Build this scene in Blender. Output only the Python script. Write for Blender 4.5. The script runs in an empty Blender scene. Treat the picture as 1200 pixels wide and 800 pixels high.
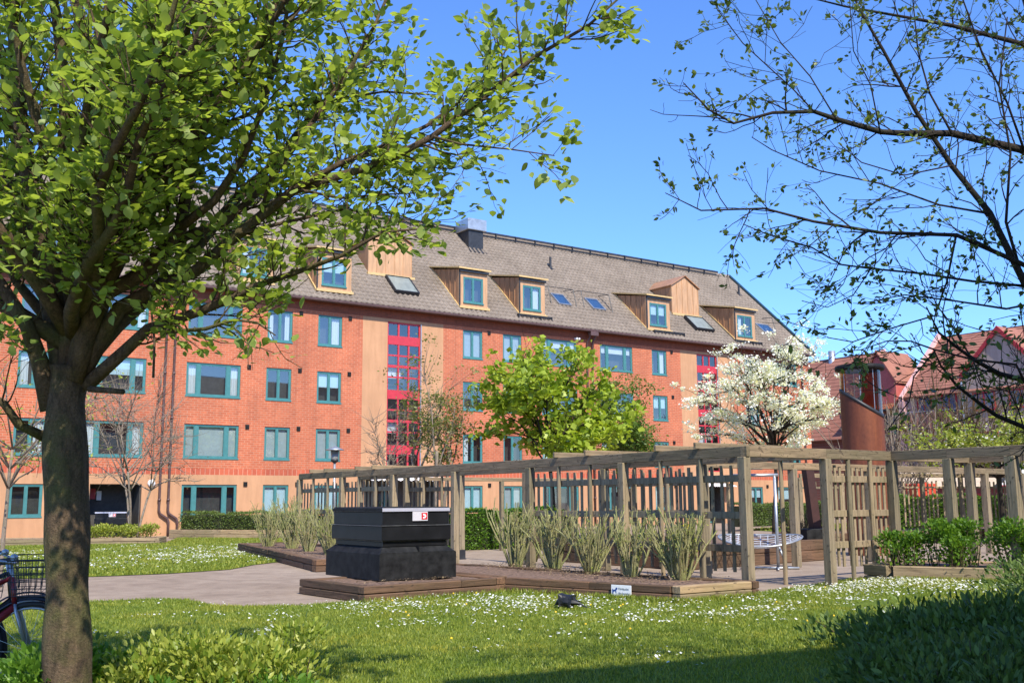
import bpy, bmesh, math, random
import numpy as np
from mathutils import Vector, Matrix
from mathutils.geometry import tessellate_polygon

S = bpy.context.scene
COL = S.collection
R = math.radians
# ------------------------------------------------------------------ camera
EYE = 1.42
PITCH, ROLL = .1538, .0064
cd = bpy.data.cameras.new("camera"); cam = bpy.data.objects.new("camera", cd); COL.objects.link(cam)
cp, sp, cr, sr = math.cos(PITCH), math.sin(PITCH), math.cos(ROLL), math.sin(ROLL)
right = (cr, sr*sp, -sr*cp); up = (sr, -cr*sp, cr*cp); fwd = (0, cp, sp)
cam.matrix_world = Matrix(((right[0], up[0], -fwd[0], 0), (right[1], up[1], -fwd[1], 0), (right[2], up[2], -fwd[2], EYE), (0, 0, 0, 1)))
cd.sensor_width = 36; cd.lens = 36*1210.1/1200; cd.clip_end = 3000; cd.clip_start = .05
S.camera = cam
# ------------------------------------------------------------------ sky and sun
SUN_AZ, SUN_EL = R(25), R(47)          # azimuth turned from -Y (behind the camera) towards +X
sd = Vector((math.sin(SUN_AZ)*math.cos(SUN_EL), -math.cos(SUN_AZ)*math.cos(SUN_EL), math.sin(SUN_EL)))
W = bpy.data.worlds.new("World"); S.world = W; W.use_nodes = True
nt = W.node_tree; nt.nodes.clear()
sky = nt.nodes.new("ShaderNodeTexSky"); sky.sky_type = 'NISHITA'; sky.sun_disc = False
sky.sun_elevation = SUN_EL; sky.sun_rotation = math.atan2(sd.x, sd.y)
sky.air_density = 1.0; sky.dust_density = .25; sky.ozone_density = 3.0; sky.altitude = 0
bg = nt.nodes.new("ShaderNodeBackground"); bg.inputs[1].default_value = .13
wo = nt.nodes.new("ShaderNodeOutputWorld")
hue = nt.nodes.new("ShaderNodeMix"); hue.data_type = 'RGBA'; hue.blend_type = 'MULTIPLY'; hue.inputs[0].default_value = 1
hue.inputs[7].default_value = (.70, 1.0, 1.50, 1)       # the deep clear blue of this spring sky
nt.links.new(sky.outputs[0], hue.inputs[6]); nt.links.new(hue.outputs[2], bg.inputs[0]); nt.links.new(bg.outputs[0], wo.inputs[0])
sl = bpy.data.lights.new("sun", 'SUN'); sl.energy = 4.6; sl.angle = R(.5); sl.color = (1, .94, .82)
so = bpy.data.objects.new("sun", sl); COL.objects.link(so)
so.rotation_euler = sd.to_track_quat('Z', 'Y').to_euler(); so.location = (0, 0, 60)
S.view_settings.view_transform = 'Standard'; S.view_settings.look = 'None'
S.view_settings.exposure = .56; S.view_settings.gamma = 1
S.render.engine = 'CYCLES'
S.cycles.max_bounces = 6; S.cycles.diffuse_bounces = 3; S.cycles.glossy_bounces = 3
S.cycles.transmission_bounces = 4; S.cycles.transparent_max_bounces = 8
# ------------------------------------------------------------------ grid of the courtyard
YAW = .6096
UX, UY = math.cos(YAW), math.sin(YAW)
def G(s, q, z=0.):                      # courtyard grid: s along the long facade, q towards it
    return Vector((s*UX-q*UY, s*UY+q*UX, z))
FAC = Vector((0, 56.64, 0))
rnd = random.Random(7)
rng = np.random.default_rng(11)
# ------------------------------------------------------------------ materials
def nodes(name):
    m = bpy.data.materials.new(name); m.use_nodes = True
    t = m.node_tree; b = t.nodes["Principled BSDF"]
    return m, t, b
def N(t, typ, **k):
    n = t.nodes.new(typ)
    for a, v in k.items():
        if isinstance(a, str) and hasattr(n, a): setattr(n, a, v)
    return n
def setv(n, **k):
    for a, v in k.items(): n.inputs[a.replace('_', ' ')].default_value = v
def ramp(t, fac, stops):
    r = t.nodes.new("ShaderNodeValToRGB"); e = r.color_ramp.elements
    e[0].position, e[0].color = stops[0][0], (*stops[0][1], 1)
    e[1].position, e[1].color = stops[-1][0], (*stops[-1][1], 1)
    for p, c in stops[1:-1]:
        x = e.new(p); x.color = (*c, 1)
    t.links.new(fac, r.inputs[0]); return r.outputs[0]
def noise(t, vec, scale, detail=4, rough=.6, dist=0):
    n = t.nodes.new("ShaderNodeTexNoise"); n.inputs['Scale'].default_value = scale
    n.inputs['Detail'].default_value = detail; n.inputs['Roughness'].default_value = rough
    n.inputs['Distortion'].default_value = dist
    t.links.new(vec, n.inputs['Vector']); return n.outputs['Fac']
def objco(t, scale=(1, 1, 1)):
    c = t.nodes.new("ShaderNodeTexCoord"); mp = t.nodes.new("ShaderNodeMapping")
    mp.inputs['Scale'].default_value = scale
    t.links.new(c.outputs['Object'], mp.inputs['Vector']); return mp.outputs[0]
def mixc(t, fac, a, b, mode='MIX'):
    m = t.nodes.new("ShaderNodeMix"); m.data_type = 'RGBA'; m.blend_type = mode
    for s, v in ((0, fac), (6, a), (7, b)):
        if hasattr(v, 'is_linked'): t.links.new(v, m.inputs[s])
        else: m.inputs[s].default_value = v if s == 0 else (*v, 1)
    return m.outputs[2]
def bump(t, b, h, strength=.4, dist=.02):
    n = t.nodes.new("ShaderNodeBump"); n.inputs['Strength'].default_value = strength; n.inputs['Distance'].default_value = dist
    t.links.new(h, n.inputs['Height']); t.links.new(n.outputs[0], b.inputs['Normal'])
def simple(name, c, rough=.6, metal=0, var=.25, scale=6, bmp=0, spec=.5, stretch=(1, 1, 1)):
    m, t, b = nodes(name)
    v = objco(t, stretch); n = noise(t, v, scale, 5)
    lo = tuple(x*(1-var) for x in c); hi = tuple(min(1, x*(1+var)) for x in c)
    t.links.new(ramp(t, n, [(.3, lo), (.7, hi)]), b.inputs['Base Color'])
    b.inputs['Roughness'].default_value = rough; b.inputs['Metallic'].default_value = metal
    b.inputs['Specular IOR Level'].default_value = spec
    if bmp: bump(t, b, noise(t, v, scale*5, 4), bmp, .01)
    return m
def wood(name, c, c2, along, dirt=(.05, .045, .04), scale=1.):
    m, t, b = nodes(name)
    st = [14*scale]*3; st[along] = .8*scale
    v = objco(t, tuple(st)); n = noise(t, v, 1.6, 6, .65, .6)
    col = ramp(t, n, [(.3, c2), (.52, c), (.75, tuple(min(1, x*1.25) for x in c))])
    g = noise(t, objco(t), 1.7, 3)
    col = mixc(t, ramp(t, g, [(.42, (0, 0, 0)), (.75, (.55, .55, .55))]), col, (c[0]*.62, c[1]*.72, c[2]*.6))
    n3 = noise(t, objco(t, (3, 3, 3)), 4.5, 5, .7)
    col = mixc(t, ramp(t, n3, [(.6, (0, 0, 0)), (.72, (.6, .6, .6))]), col, dirt)
    oi = t.nodes.new("ShaderNodeObjectInfo")          # every timber has weathered a little differently
    col = mixc(t, 1., col, ramp(t, oi.outputs['Random'], [(0, (.72, .75, .72)), (.5, (1, 1, 1)), (1, (1.28, 1.2, 1.1))]), 'MULTIPLY')
    kn = noise(t, objco(t, tuple(5. if i != along else 2.2 for i in range(3))), 3., 2, .4, 1.5)
    col = mixc(t, ramp(t, kn, [(.66, (0, 0, 0)), (.7, (.7, .7, .7))]), col, (.05, .035, .025))
    t.links.new(col, b.inputs['Base Color']); b.inputs['Roughness'].default_value = .85
    b.inputs['Specular IOR Level'].default_value = .25
    bump(t, b, n, .7, .015)
    return m
def brick_mat(name, c1, c2, mortar, wall='xz', bw=.3, bh=.105, ms=.012, var=.5):
    m, t, b = nodes(name)
    c = t.nodes.new("ShaderNodeTexCoord"); sx = t.nodes.new("ShaderNodeSeparateXYZ"); cb = t.nodes.new("ShaderNodeCombineXYZ")
    t.links.new(c.outputs['Object'], sx.inputs[0])
    t.links.new(sx.outputs[0 if wall == 'xz' else 1], cb.inputs[0]); t.links.new(sx.outputs[2], cb.inputs[1])
    br = t.nodes.new("ShaderNodeTexBrick"); t.links.new(cb.outputs[0], br.inputs['Vector'])
    for k, v in (('Color1', c1), ('Color2', c2), ('Mortar', mortar)): br.inputs[k].default_value = (*v, 1)
    br.inputs['Scale'].default_value = 1; br.inputs['Mortar Size'].default_value = ms
    br.inputs['Brick Width'].default_value = bw; br.inputs['Row Height'].default_value = bh; br.inputs['Bias'].default_value = 0
    n = noise(t, c.outputs['Object'], .35, 5, .65)
    col = mixc(t, 1., br.outputs['Color'], ramp(t, n, [(.3, (.76, .76, .78)), (.7, (1.1, 1.07, 1.05))]), 'MULTIPLY')
    n2 = noise(t, c.outputs['Object'], 9, 3, .6)
    col = mixc(t, var, col, ramp(t, n2, [(.3, (.75, .72, .7)), (.7, (1.15, 1.12, 1.1))]), 'MULTIPLY')
    n3 = noise(t, objco(t, (1.4, 1.4, .12)), 2.6, 6, .7)
    col = mixc(t, 1., col, ramp(t, n3, [(.28, (.80, .79, .80)), (.5, (1, 1, 1)), (.75, (1.07, 1.06, 1.05))]), 'MULTIPLY')
    t.links.new(col, b.inputs['Base Color']); b.inputs['Roughness'].default_value = .85
    bump(t, b, br.outputs['Fac'], -.35, .01)
    return m
def leaf_mat(name, lo, hi, trans=.35, gloss=.42, back=None):
    m = bpy.data.materials.new(name); m.use_nodes = True; t = m.node_tree; t.nodes.clear()
    g = t.nodes.new("ShaderNodeNewGeometry")
    col = ramp(t, g.outputs['Random Per Island'], [(0, lo), (.5, tuple((a+b)/2 for a, b in zip(lo, hi))), (1, hi)])
    p = t.nodes.new("ShaderNodeBsdfPrincipled"); t.links.new(col, p.inputs['Base Color'])
    p.inputs['Roughness'].default_value = gloss; p.inputs['Specular IOR Level'].default_value = .35
    tr = t.nodes.new("ShaderNodeBsdfTranslucent")
    tc = mixc(t, 1., col, (1.5, 1.5, .6), 'MULTIPLY'); t.links.new(tc, tr.inputs[0])
    mx = t.nodes.new("ShaderNodeMixShader"); mx.inputs[0].default_value = trans
    o = t.nodes.new("ShaderNodeOutputMaterial")
    t.links.new(p.outputs[0], mx.inputs[1]); t.links.new(tr.outputs[0], mx.inputs[2]); t.links.new(mx.outputs[0], o.inputs[0])
    return m
def glass_mat(name, refl=.3, tint=(.75, .82, .85)):
    m = bpy.data.materials.new(name); m.use_nodes = True; t = m.node_tree; t.nodes.clear()
    tr = t.nodes.new("ShaderNodeBsdfTransparent"); tr.inputs[0].default_value = (*tint, 1)
    gl = t.nodes.new("ShaderNodeBsdfGlossy"); gl.inputs['Roughness'].default_value = .02; gl.inputs[0].default_value = (1, .95, .88, 1)
    f = t.nodes.new("ShaderNodeLayerWeight"); f.inputs[0].default_value = .5
    pw = t.nodes.new("ShaderNodeMath"); pw.operation = 'POWER'; pw.inputs[1].default_value = 4; t.links.new(f.outputs['Facing'], pw.inputs[0])
    ad = t.nodes.new("ShaderNodeMath"); ad.operation = 'ADD'; ad.inputs[1].default_value = refl; ad.use_clamp = True
    t.links.new(pw.outputs[0], ad.inputs[0])
    mx = t.nodes.new("ShaderNodeMixShader"); t.links.new(ad.outputs[0], mx.inputs[0])
    o = t.nodes.new("ShaderNodeOutputMaterial")
    t.links.new(tr.outputs[0], mx.inputs[1]); t.links.new(gl.outputs[0], mx.inputs[2]); t.links.new(mx.outputs[0], o.inputs[0])
    return m
def plaster_mat(name, c, streak=True):
    m, t, b = nodes(name)
    v = objco(t); n = noise(t, v, .5, 6, .65); n2 = noise(t, objco(t, (2, 2, .25)), 2.2, 5, .7); n3 = noise(t, v, 22, 3)
    col = ramp(t, n, [(.3, tuple(x*.86 for x in c)), (.7, tuple(min(1, x*1.06) for x in c))])
    col = mixc(t, 1., col, ramp(t, n2, [(.3, (.86, .84, .82)), (.62, (1.02, 1.02, 1.02))]), 'MULTIPLY')
    t.links.new(col, b.inputs['Base Color']); b.inputs['Roughness'].default_value = .9
    bump(t, b, n3, .25, .01); return m

M = {}
M['brick'] = brick_mat('red_brick', (.45, .112, .048), (.55, .150, .064), (.50, .25, .155))
M['brick_y'] = brick_mat('red_brick_gable', (.45, .112, .048), (.55, .150, .064), (.50, .25, .155), 'yz')
M['cornice'] = brick_mat('cornice_brick', (.26, .07, .035), (.34, .09, .045), (.20, .08, .05), bh=.07, bw=.26)  # red-brown brick, the shade below the eave put into its darker colour
M['soldier'] = brick_mat('soldier_brick', (.46, .10, .05), (.56, .13, .06), (.56, .30, .2), bw=.22, bh=.3, ms=.012)
M['plaster'] = plaster_mat('ochre_plaster', (.53, .285, .15))
M['teal'] = simple('teal_paint', (.055, .195, .195), .45, var=.12)
M['red'] = simple('crimson_paint', (.50, .035, .05), .45, var=.1)
M['glass'] = glass_mat('window_glass', .17)
M['glass_sky'] = glass_mat('window_glass_upper', .22)
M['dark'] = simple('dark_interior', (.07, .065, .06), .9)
M['room'] = simple('room_interior', (.16, .15, .14), .9, var=.5, scale=.9)
M['curtain'] = simple('white_curtain', (.78, .78, .76), .9, var=.08, scale=8, stretch=(6, 1, .3))
M['blind'] = simple('pale_blind', (.60, .74, .76), .8, var=.05)
M['blind_grey'] = simple('grey_blind', (.46, .50, .48), .8, var=.08)
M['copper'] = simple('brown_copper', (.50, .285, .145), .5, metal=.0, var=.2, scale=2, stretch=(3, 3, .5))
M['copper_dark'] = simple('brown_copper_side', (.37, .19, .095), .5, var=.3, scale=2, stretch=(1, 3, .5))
M['trim'] = simple('ochre_trim', (.58, .40, .17), .5, var=.12)
M['metal_dark'] = simple('dark_metal', (.035, .037, .042), .5, metal=.3, var=.3)
M['metal_grey'] = simple('galvanised_metal', (.42, .44, .46), .42, metal=.7, var=.2, scale=3)
M['metal_green'] = simple('dark_green_metal', (.015, .04, .045), .45, metal=.2)
M['pipe'] = simple('brown_downpipe', (.10, .055, .05), .5, var=.2)
M['white'] = simple('white_paint', (.8, .8, .8), .6, var=.05)
M['lamp'] = simple('opal_lamp_cover', (.85, .85, .82), .3, var=.03)
M['soil'] = simple('garden_soil', (.17, .105, .07), .95, var=.6, scale=14, bmp=1.)
M['black'] = simple('black_plastic', (.009, .009, .010), .45, var=.5, scale=3, spec=.3)
M['black_mat'] = simple('black_plastic_worn', (.013, .013, .013), .65, var=.8, scale=7, spec=.22)
M['silver'] = simple('silver_strip', (.62, .60, .68), .35, metal=.4, var=.06)
M['rubber'] = simple('black_rubber', (.02, .02, .022), .7)
M['wood_x'] = wood('weathered_timber_x', (.255, .19, .12), (.10, .073, .05), 0)
M['wood_y'] = wood('weathered_timber_y', (.30, .245, .165), (.13, .105, .075), 1)
M['wood_z'] = wood('weathered_timber_z', (.28, .22, .145), (.12, .095, .063), 2)
M['sleeper_x'] = wood('sleeper_timber_x', (.155, .09, .055), (.055, .034, .022), 0)
M['sleeper_pale'] = wood('pale_sleeper_timber', (.34, .25, .15), (.16, .11, .07), 0)
def bark_mat(name, c, c2, green=(.10, .11, .03)):
    m, t, b = nodes(name)
    v = objco(t, (9, 9, 2.5)); n = noise(t, v, 2.4, 6, .7, .4)
    col = ramp(t, n, [(.3, c2), (.55, c), (.75, tuple(x*1.35 for x in c))])
    g = noise(t, objco(t), 3.2, 4)
    col = mixc(t, ramp(t, g, [(.45, (0, 0, 0)), (.65, (.6, .6, .6))]), col, green)
    t.links.new(col, b.inputs['Base Color']); sp = noise(t, objco(t), 60, 4, .8)
    col = mixc(t, 1., col, ramp(t, sp, [(.3, (.6, .6, .6)), (.7, (1.35, 1.32, 1.3))]), 'MULTIPLY'); t.links.new(col, b.inputs['Base Color'])
    b.inputs['Roughness'].default_value = .9
    b.inputs['Specular IOR Level'].default_value = .2
    bump(t, b, sp, .8, .02); return m
M['bark'] = bark_mat('smooth_bark', (.125, .085, .052), (.04, .03, .02))
M['bark_dark'] = bark_mat('dark_bark', (.045, .035, .028), (.02, .016, .013), (.03, .035, .02))
M['bark_pale'] = bark_mat('pale_bark', (.30, .24, .19), (.16, .125, .10), (.2, .19, .12))
M['stem'] = bark_mat('green_stem', (.33, .31, .15), (.17, .145, .075), (.26, .32, .09))
M['leaf'] = leaf_mat('tree_leaf', (.16, .23, .05), (.38, .46, .12), .5)
M['leaf_dark'] = leaf_mat('dark_leaf', (.05, .09, .02), (.17, .22, .05), .35)
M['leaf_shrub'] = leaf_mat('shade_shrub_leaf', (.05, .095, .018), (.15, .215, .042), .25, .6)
M['leaf_maple'] = leaf_mat('maple_leaf', (.21, .30, .025), (.42, .50, .06), .4)
M['leaf_olive'] = leaf_mat('olive_leaf', (.11, .15, .035), (.25, .26, .07), .35)
M['leaf_green'] = leaf_mat('green_leaf', (.09, .16, .03), (.17, .25, .05), .35)
M['leaf_lime'] = leaf_mat('lime_leaf', (.17, .24, .025), (.42, .44, .08), .35)
M['leaf_bush'] = leaf_mat('bush_leaf', (.06, .14, .015), (.17, .30, .03), .35)
M['leaf_hedge'] = leaf_mat('hedge_leaf', (.07, .13, .025), (.19, .24, .06), .3)
M['leaf_bronze'] = leaf_mat('bronze_leaf', (.16, .09, .06), (.26, .16, .10), .3)
M['petal'] = leaf_mat('white_petal', (.80, .79, .76), (.93, .92, .91), .35, .6)
M['petal_pink'] = leaf_mat('pale_petal', (.55, .5, .45), (.8, .78, .7), .35, .6)

# ------------------------------------------------------------------ mesh helpers
class MB:
    """collects shapes; build() links them as one mesh object"""
    def __init__(self): self.v = []; self.f = []; self.mi = []; self.m = 0
    def add(self, vs, fs, mi=None):
        b = len(self.v); self.v += [tuple(p) for p in vs]; self.f += [tuple(b+i for i in f) for f in fs]
        self.mi += [self.m if mi is None else mi]*len(fs); return self
    def box(self, x0, x1, y0, y1, z0, z1, bev=0):
        if bev:
            e = bev; P = []
            for z, k in ((z0, e), (z0+e, 0), (z1-e, 0), (z1, e)):
                P += [(x0+k, y0+k+e*0, z), (x1-k, y0+k, z), (x1-k, y1-k, z), (x0+k, y1-k, z)]
            F = [(3, 2, 1, 0), (12, 13, 14, 15)]
            for r in range(3):
                for i in range(4):
                    j = (i+1) % 4; F.append((r*4+i, r*4+j, r*4+4+j, r*4+4+i))
            return self.add(P, F)
        P = [(x0, y0, z0), (x1, y0, z0), (x1, y1, z0), (x0, y1, z0), (x0, y0, z1), (x1, y0, z1), (x1, y1, z1), (x0, y1, z1)]
        return self.add(P, [(3, 2, 1, 0), (4, 5, 6, 7), (0, 1, 5, 4), (1, 2, 6, 5), (2, 3, 7, 6), (3, 0, 4, 7)])
    def obox(self, a, b, w, h, bev=0, z0=None):
        """beam from a to b (points on the axis of its centre), w wide sideways, h high"""
        a = Vector(a); b = Vector(b); d = (b-a).normalized()
        s = d.cross(Vector((0, 0, 1)));
        if s.length < 1e-3: s = Vector((1, 0, 0))
        s.normalize(); n = s.cross(d)
        o = [s*(-w/2)+n*(-h/2), s*(w/2)+n*(-h/2), s*(w/2)+n*(h/2), s*(-w/2)+n*(h/2)]
        P = [a+k for k in o]+[b+k for k in o]
        return self.add(P, [(0, 1, 2, 3), (7, 6, 5, 4), (0, 4, 5, 1), (1, 5, 6, 2), (2, 6, 7, 3), (3, 7, 4, 0)])
    def prism(self, poly, axis, a, b):
        """extrude a 2D polygon along axis from a to b"""
        n = len(poly)
        def P(p, t):
            return {0: (t, p[0], p[1]), 1: (p[0], t, p[1]), 2: (p[0], p[1], t)}[axis]
        vs = [P(p, a) for p in poly]+[P(p, b) for p in poly]
        fs = [tuple(range(n))[::-1], tuple(range(n, 2*n))]+[(i, (i+1) % n, n+(i+1) % n, n+i) for i in range(n)]
        return self.add(vs, fs)
    def tube(self, pts, rad, n=8, cap=True):
        pts = [Vector(p[:3]) for p in pts]
        if not hasattr(rad, '__len__'): rad = [rad]*len(pts)
        ref = Vector((0, 0, 1)); d0 = (pts[1]-pts[0]).normalized()
        if abs(d0.z) > .9: ref = Vector((1, 0, 0))
        x = d0.cross(ref).normalized(); vs = []
        for i, p in enumerate(pts):
            d = (pts[min(i+1, len(pts)-1)]-pts[max(i-1, 0)])
            if d.length < 1e-9: d = d0
            d.normalize(); x = (x-d*x.dot(d))
            if x.length < 1e-6: x = d.orthogonal()
            x.normalize(); y = d.cross(x)
            for k in range(n):
                a = 2*math.pi*k/n; vs.append(p+(x*math.cos(a)+y*math.sin(a))*rad[i])
        fs = [(i*n+k, i*n+(k+1) % n, (i+1)*n+(k+1) % n, (i+1)*n+k) for i in range(len(pts)-1) for k in range(n)]
        if cap: fs += [tuple(range(n))[::-1], tuple((len(pts)-1)*n+k for k in range(n))]
        return self.add(vs, fs)
    def lathe(self, prof, c=(0, 0, 0), n=24):
        vs = [(c[0]+r*math.cos(2*math.pi*k/n), c[1]+r*math.sin(2*math.pi*k/n), c[2]+z) for r, z in prof for k in range(n)]
        fs = [(i*n+k, i*n+(k+1) % n, (i+1)*n+(k+1) % n, (i+1)*n+k) for i in range(len(prof)-1) for k in range(n)]
        return self.add(vs, fs)
    def quad(self, *p): return self.add(p, [tuple(range(len(p)))])
    def build(self, name, mats, parent=None, smooth=False, loc=None, rotz=0):
        me = bpy.data.meshes.new(name); me.from_pydata(self.v, [], self.f)
        for m in (mats if isinstance(mats, (list, tuple)) else [mats]): me.materials.append(m)
        me.polygons.foreach_set('material_index', self.mi)
        if smooth: me.polygons.foreach_set('use_smooth', [True]*len(self.f))
        me.update()
        o = bpy.data.objects.new(name, me); COL.objects.link(o)
        if parent: o.parent = parent
        if loc is not None: o.location = loc
        if rotz: o.rotation_euler = (0, 0, rotz)
        return o
def npmesh(name, V, F, mat, parent=None, smooth=False, loc=None):
    """V (n,3), F (m,k) as one mesh object, quickly"""
    me = bpy.data.meshes.new(name); k = F.shape[1]
    me.vertices.add(len(V)); me.vertices.foreach_set('co', np.ascontiguousarray(V, dtype=np.float32).ravel())
    me.loops.add(F.size); me.loops.foreach_set('vertex_index', F.astype(np.int32).ravel())
    me.polygons.add(len(F)); me.polygons.foreach_set('loop_start', np.arange(0, F.size, k, dtype=np.int32))
    me.polygons.foreach_set('loop_total', np.full(len(F), k, dtype=np.int32))
    if smooth: me.polygons.foreach_set('use_smooth', np.ones(len(F), dtype=bool))
    me.materials.append(mat); me.update(calc_edges=True)
    o = bpy.data.objects.new(name, me); COL.objects.link(o)
    if parent: o.parent = parent
    if loc is not None: o.location = loc
    return o
def thing(name, label, cat, loc=(0, 0, 0), rotz=0, group=None):
    o = bpy.data.objects.new(name, None); COL.objects.link(o); o.empty_display_size = .3
    o.location = loc; o.rotation_euler = (0, 0, rotz); o['label'] = label; o['category'] = cat
    if group: o['group'] = group
    return o
def tag(o, label, cat, group=None, kind=None):
    o['label'] = label; o['category'] = cat
    if group: o['group'] = group
    if kind: o['kind'] = kind
    return o
def unit(a): return a/np.maximum(np.linalg.norm(a, axis=-1, keepdims=True), 1e-9)
def leaves(P, D, L, Wd, tilt=.35, shape='ovate', flat=.6, droop=0):
    """leaf blades: base points P, directions D, lengths L, widths Wd -> V, F (quads)"""
    n = len(P); D = D+np.array([0, 0, -droop]); D = unit(D)
    Nn = rng.normal(size=(n, 3))*(1-flat)+np.array([0, 0, flat*1.6]); S_ = unit(np.cross(D, Nn)); Nn = unit(np.cross(S_, D))
    L = L[:, None]; Wd = Wd[:, None]
    if shape == 'fine':
        st = [(.10, .24), (.27, .45), (.47, .5), (.68, .38), (.86, .17)]; cu = rng.normal(-.12, .16, (n, 1)); fo = rng.uniform(.05, .22, (n, 1))
        pts = [P, P+D*L+Nn*cu*L]
        for a, b in st:
            m_ = P+D*a*L+Nn*cu*a*a*L; pts += [m_, m_+S_*b*Wd+Nn*fo*b*Wd, m_-S_*b*Wd+Nn*fo*b*Wd]
        V = np.stack(pts, 1); i = np.arange(n)[:, None]*17; T = [(0, 2, 3), (0, 4, 2), (14, 1, 15), (14, 16, 1)]
        for k in range(4):
            a = 2+3*k; b = a+3; T += [(a, b, b+1), (a, b+1, a+1), (a, a+2, b+2), (a, b+2, b)]
        return V.reshape(-1, 3), np.concatenate([i+np.array([t_]) for t_ in T])
    if shape == 'ovate':
        pr = [(0, 0, 0), (.22, .38, .10), (.58, .5, .12), (1., 0, -.04), (.58, -.5, .12), (.22, -.38, .10), (.5, 0, 0.)]
        fs = [(0, 6, 2, 1), (6, 3, 2, 2), (0, 5, 4, 6), (6, 4, 3, 3)]
        fs = [(0, 6, 2, 1), (6, 3, 2), (0, 5, 4, 6), (6, 4, 3)]
        V = np.stack([P+D*a*L+S_*b*Wd+Nn*c*Wd for a, b, c in pr], 1)
        idx = np.arange(n)[:, None]*7
        F = np.concatenate([idx+np.array([[0, 6, 2]]), idx+np.array([[0, 2, 1]]), idx+np.array([[6, 3, 2]]), idx+np.array([[0, 5, 4]]), idx+np.array([[0, 4, 6]]), idx+np.array([[6, 4, 3]])])
        return V.reshape(-1, 3), F
    pr = [(0, 0, 0), (.5, .5, .10), (1., 0, 0.), (.5, -.5, .10)]
    V = np.stack([P+D*a*L+S_*b*Wd+Nn*c*Wd for a, b, c in pr], 1)
    idx = np.arange(n)[:, None]*4
    F = np.concatenate([idx+np.array([[0, 2, 1]]), idx+np.array([[0, 3, 2]])])
    return V.reshape(-1, 3), F
def grow(start, d, length, r0, r1, segs=5, wob=.18, upw=.05):
    pts = [Vector(start)]; d = Vector(d).normalized(); st = length/segs
    for i in range(segs):
        d = (d+Vector((rnd.gauss(0, wob), rnd.gauss(0, wob), rnd.gauss(0, wob)+upw))).normalized()
        pts.append(pts[-1]+d*st)
    return pts, [r0+(r1-r0)*i/segs for i in range(segs+1)]

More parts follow.
